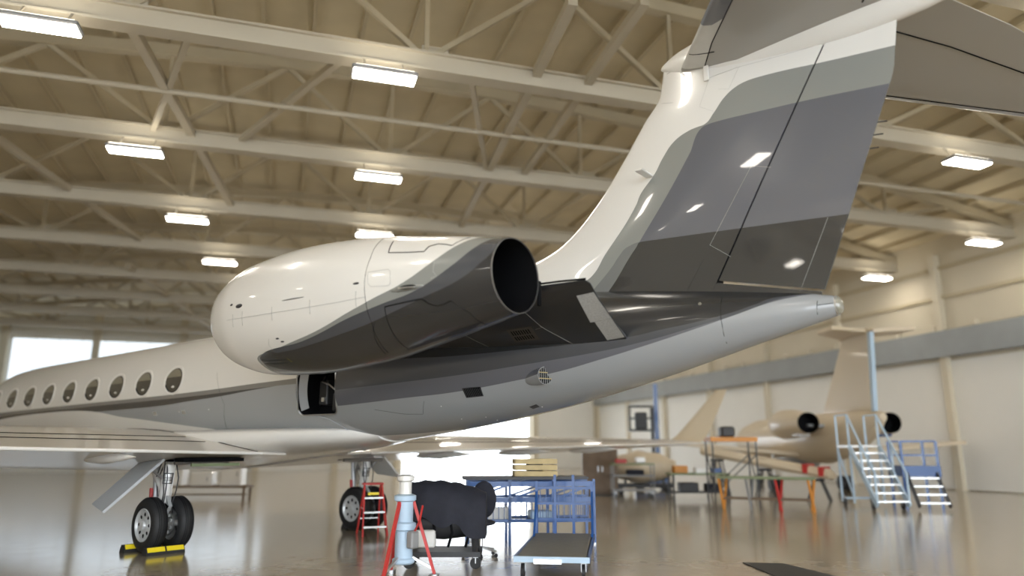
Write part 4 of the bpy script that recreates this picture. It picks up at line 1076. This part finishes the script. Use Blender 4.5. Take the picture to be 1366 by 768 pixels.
for k, (u, lab) in enumerate(((.12, 'tall dark padded stand under the left end of the tan flap'), (.5, 'middle padded stand under the tan flap'), (.88, 'low padded stand under the right end of the tan flap'))):
    c_ = A_ + d_ * u; t = thing('padded_stand', lab, 'stand', (c_.x, c_.y, 0), R(10), 'padded stands under the tan flap')
    h_ = c_.z - .19
    for sx in (-1, 1):
        for sy in (-1, 1): MB().bar((sx * .35, sy * .3, 0), (sx * .12, sy * .25, h_ - .06), .05).build('leg', 'darkgrey', t)
    MB().box((0, 0, h_ - .03), (.35, .7, .06)).build('pad', 'navy', t)
# yellow-tan tail platform and its load
t = thing('tail_platform', 'tan work platform on thin legs beyond the wing tip', 'platform', (3.3, 14.5, 0), R(40))
MB().box((0, 0, 1.98), (1.5, .8, .14)).build('deck', 'orange', t); leg4(t, .7, .36, 1.92, 'darkgrey', .04)
for sx in (-1, 1): MB().bar((sx * .7, -.36, .4), (sx * .7, .36, 1.6), .03).build('cross_brace', 'darkgrey', t)
for sy in (-1, 1): MB().bar((-.7, sy * .36, .3), (.7, sy * .36, 1.5), .03).build('cross_brace', 'darkgrey', t)
tag(MB().box((-.1, 0, 2.22), (.45, .4, .34), bev=.06).build('tool_case', 'darkgrey', None, None, (3.3, 14.5, 0), R(40)), 'dark tool case standing on the tan work platform', 'case')
# mast lift, black and blue
t = thing('mast_lift', 'blue and black mast lift by the far wall behind the wing', 'lift', (-2.2, 19.5, 0), R(35))
MB().box((0, 0, .35), (1.4, .9, .45), bev=.05).build('chassis', 'blue', t)
for x in (-.5, .5):
    for sy in (-1, 1): caster((x, sy * .42), t, .14, 'wheel')
MB().bar((.3, 0, .5), (.3, 0, 4.4), .18).build('mast', 'blue', t)
MB().bar((.12, 0, .5), (.12, 0, 3.4), .13).build('mast', 'darkgrey', t)
MB().box((-.35, 0, 2.45), (1.0, .8, .08)).build('basket_floor', 'darkgrey', t)
for sx in (-1, 1):
    for sy in (-1, 1): MB().bar((-.35 + sx * .48, sy * .38, 2.45), (-.35 + sx * .48, sy * .38, 3.45), .05).build('basket_post', 'darkgrey', t)
for z in (2.95, 3.45):
    for sy in (-1, 1): MB().bar((-.83, sy * .38, z), (.13, sy * .38, z), .05).build('basket_rail', 'darkgrey', t)
    MB().bar((-.83, -.38, z), (-.83, .38, z), .05).build('basket_rail', 'darkgrey', t)
MB().box((-.35, 0, 2.85), (.5, .4, .7), bev=.04).build('control_box', 'darkgrey', t)
# blue access stairs and blue platform in front of the far jet
t = thing('access_stairs', 'pale blue wheeled access stairs below the far jet', 'stairs', (7.35, 15.2, 0), R(-52))
for sy in (-1, 1):
    MB().bar((.9, sy * .45, .12), (-.5, sy * .45, 1.75), .06, .16).build('stringer', 'paleblue', t)
    MB().bar((.9, sy * .45, 1.0), (-.5, sy * .45, 2.7), .045).build('hand_rail', 'paleblue', t)
    MB().bar((-.5, sy * .45, 2.7), (-1.3, sy * .45, 2.7), .045).build('hand_rail', 'paleblue', t)
    for x, z0, z1 in ((.9, .12, 1.0), (.2, .95, 1.85), (-.5, 0.1, 2.7), (-1.3, .1, 2.7)): MB().bar((x, sy * .45, z0), (x, sy * .45, z1), .05).build('post', 'paleblue', t)
    MB().bar((-.5, sy * .45, .25), (-1.3, sy * .45, 1.6), .04).build('cross_brace', 'paleblue', t)
for k in range(7): MB().box((.82 - .19 * k, 0, .24 + .22 * k), (.24, .86, .04)).build('tread', 'alu', t)
MB().box((-.9, 0, 1.76), (.86, .95, .07)).build('landing', 'white', t)
MB().bar((-1.3, -.45, .2), (-1.3, .45, .2), .06).build('base_rail', 'paleblue', t)
for x in (-1.2, .6):
    for sy in (-1, 1): caster((x, sy * .42), t, .11, 'wheel')
t = thing('blue_platform', 'deep blue square work platform right of the pale stairs', 'platform', (8.25, 16.0, 0), R(35))
MB().box((0, 0, 1.05), (1.1, .9, .30)).build('deck', 'blue', t); leg4(t, .5, .4, 1.9, 'blue', .07, 'post')
for sy in (-1, 1):
    for z in (1.5, 1.9): MB().bar((-.5, sy * .4, z), (.5, sy * .4, z), .05).build('guard_rail', 'blue', t)
for k in range(4): MB().box((0, -.5 - .14 * (3 - k), .2 + .22 * k), (.8, .2, .04)).build('tread', 'alu', t)
for sx in (-1, 1): MB().bar((sx * .42, -.98, .1), (sx * .42, -.42, 1.0), .05, .12).build('stringer', 'darkgrey', t)
# second jet, tail towards us, parked against the right wall
def far_jet(loc, rz):
    t = thing('far_jet', 'smaller tan business jet seen from behind with two black engine exhausts', 'aircraft', loc, rz)
    prof = [(-11.0, .05, 2.0), (-10.2, .5, 2.0), (-8.8, .95, 2.05), (-7, 1.12, 2.1), (0.5, 1.12, 2.1), (2.5, .95, 2.25), (4.5, .55, 2.6), (5.6, .15, 2.85)]
    rr = [[Vector((x, r_ * math.cos(2 * math.pi * i / 32), z + r_ * math.sin(2 * math.pi * i / 32))) for i in range(32)] for x, r_, z in prof]
    fu = MB().loft(rr).build('fuselage', 'tan', t, 60)
    for sy in (-1, 1):
        y = sy * 1.78
        na = MB().rev((-.2, y, 2.72), (1, 0, 0), [(0, .5), (.05, .58), (.6, .66), (1.6, .64), (2.6, .5), (3.0, .44)], 28, False).build('engine_nacelle', 'tan', t, 60)
        MB().rev((2.95, y, 2.72), (1, 0, 0), [(0, .43), (-.8, .46), (-.8, 0)], 28, False).build('exhaust_duct', 'black', na)
        MB().rev((-.15, y, 2.72), (1, 0, 0), [(0, .5), (.3, .48), (.3, 0)], 28, False).build('fan_face', 'darkgrey', na)
        MB().box((1.3, sy * 1.18, 2.62), (2.2, .8, .16), bev=.05).build('pylon', 'lgrey', t)
        MB().box((1.5, y, 2.22), (1.8, .6, .12), bev=.05).build('lower_cowl', 'blue' if sy > 0 else 'alu', na)
        MB().prism([(-4.2, sy * .8, 1.35), (-.6, sy * .8, 1.30), (-.2, sy * 7.0, 1.85), (-1.4, sy * 7.0, 1.86)], (0, 0, .16)).build('wing', 'tan', t)
        MB().prism([(2.9, sy * .0, 6.25), (5.2, sy * .0, 6.25), (5.6, sy * 1.7, 6.3), (4.3, sy * 1.7, 6.3)], (0, 0, .14)).build('stabilizer', 'tan', t)
        g = MB().cyl((-1.6, sy * 1.7, .4), (-1.6, sy * 1.7, 1.4), .07, n=12).build('landing_gear', 'white', t, 40)
        for dy in (-.14, .14): MB().cyl((-1.6, sy * 1.7 + dy - .09, .36), (-1.6, sy * 1.7 + dy + .09, .36), .36, n=24).build('wheel', 'rubber', g, 40)
    MB().prism([(.6, -.13, 3.0), (4.9, -.13, 2.8), (5.2, -.10, 6.3), (3.2, -.10, 6.3)], (0, .24, 0)).build('fin', 'tan', t)
    MB().prism([(4.88, -.09, 3.1), (5.15, -.09, 3.1), (5.42, -.07, 6.25), (5.18, -.07, 6.25)], (0, .16, 0)).build('rudder', 'paleblue', t)
    MB().rev((2.6, 0, 6.32), (1, 0, 0), [(0, .02), (.3, .16), (2.4, .16), (3.0, .03)], 16).build('tail_fairing', 'tan', t, 60)
    MB().rev((-1.0, 0, 1.35), (-1, 0, 0), [(0, .4), (.5, .7), (3, .7), (4, .3)], 20).build('belly_fairing', 'lgrey', t, 60)
    g = MB().cyl((-8.2, 0, .3), (-8.2, 0, 1.3), .06, n=12).build('nose_gear', 'white', t, 40)
    for dy in (-.1, .1): MB().cyl((-8.2, dy - .06, .26), (-8.2, dy + .06, .26), .26, n=20).build('wheel', 'rubber', g, 40)
far_jet((4.0, 22.1, 0), R(-50))
for o in [k for k in bpy.data.objects if k.parent and (k.parent.name == 'far_jet' or (k.parent.parent and k.parent.parent.name == 'far_jet'))]:
    wheel_ = o.name.startswith('wheel'); gear_ = 'gear' in o.name
    for v in o.data.vertices:
        z = v.co.z + (0 if wheel_ or (gear_ and v.co.z < .6) else .32)
        v.co = Vector((v.co.x, v.co.y, z)) * .86
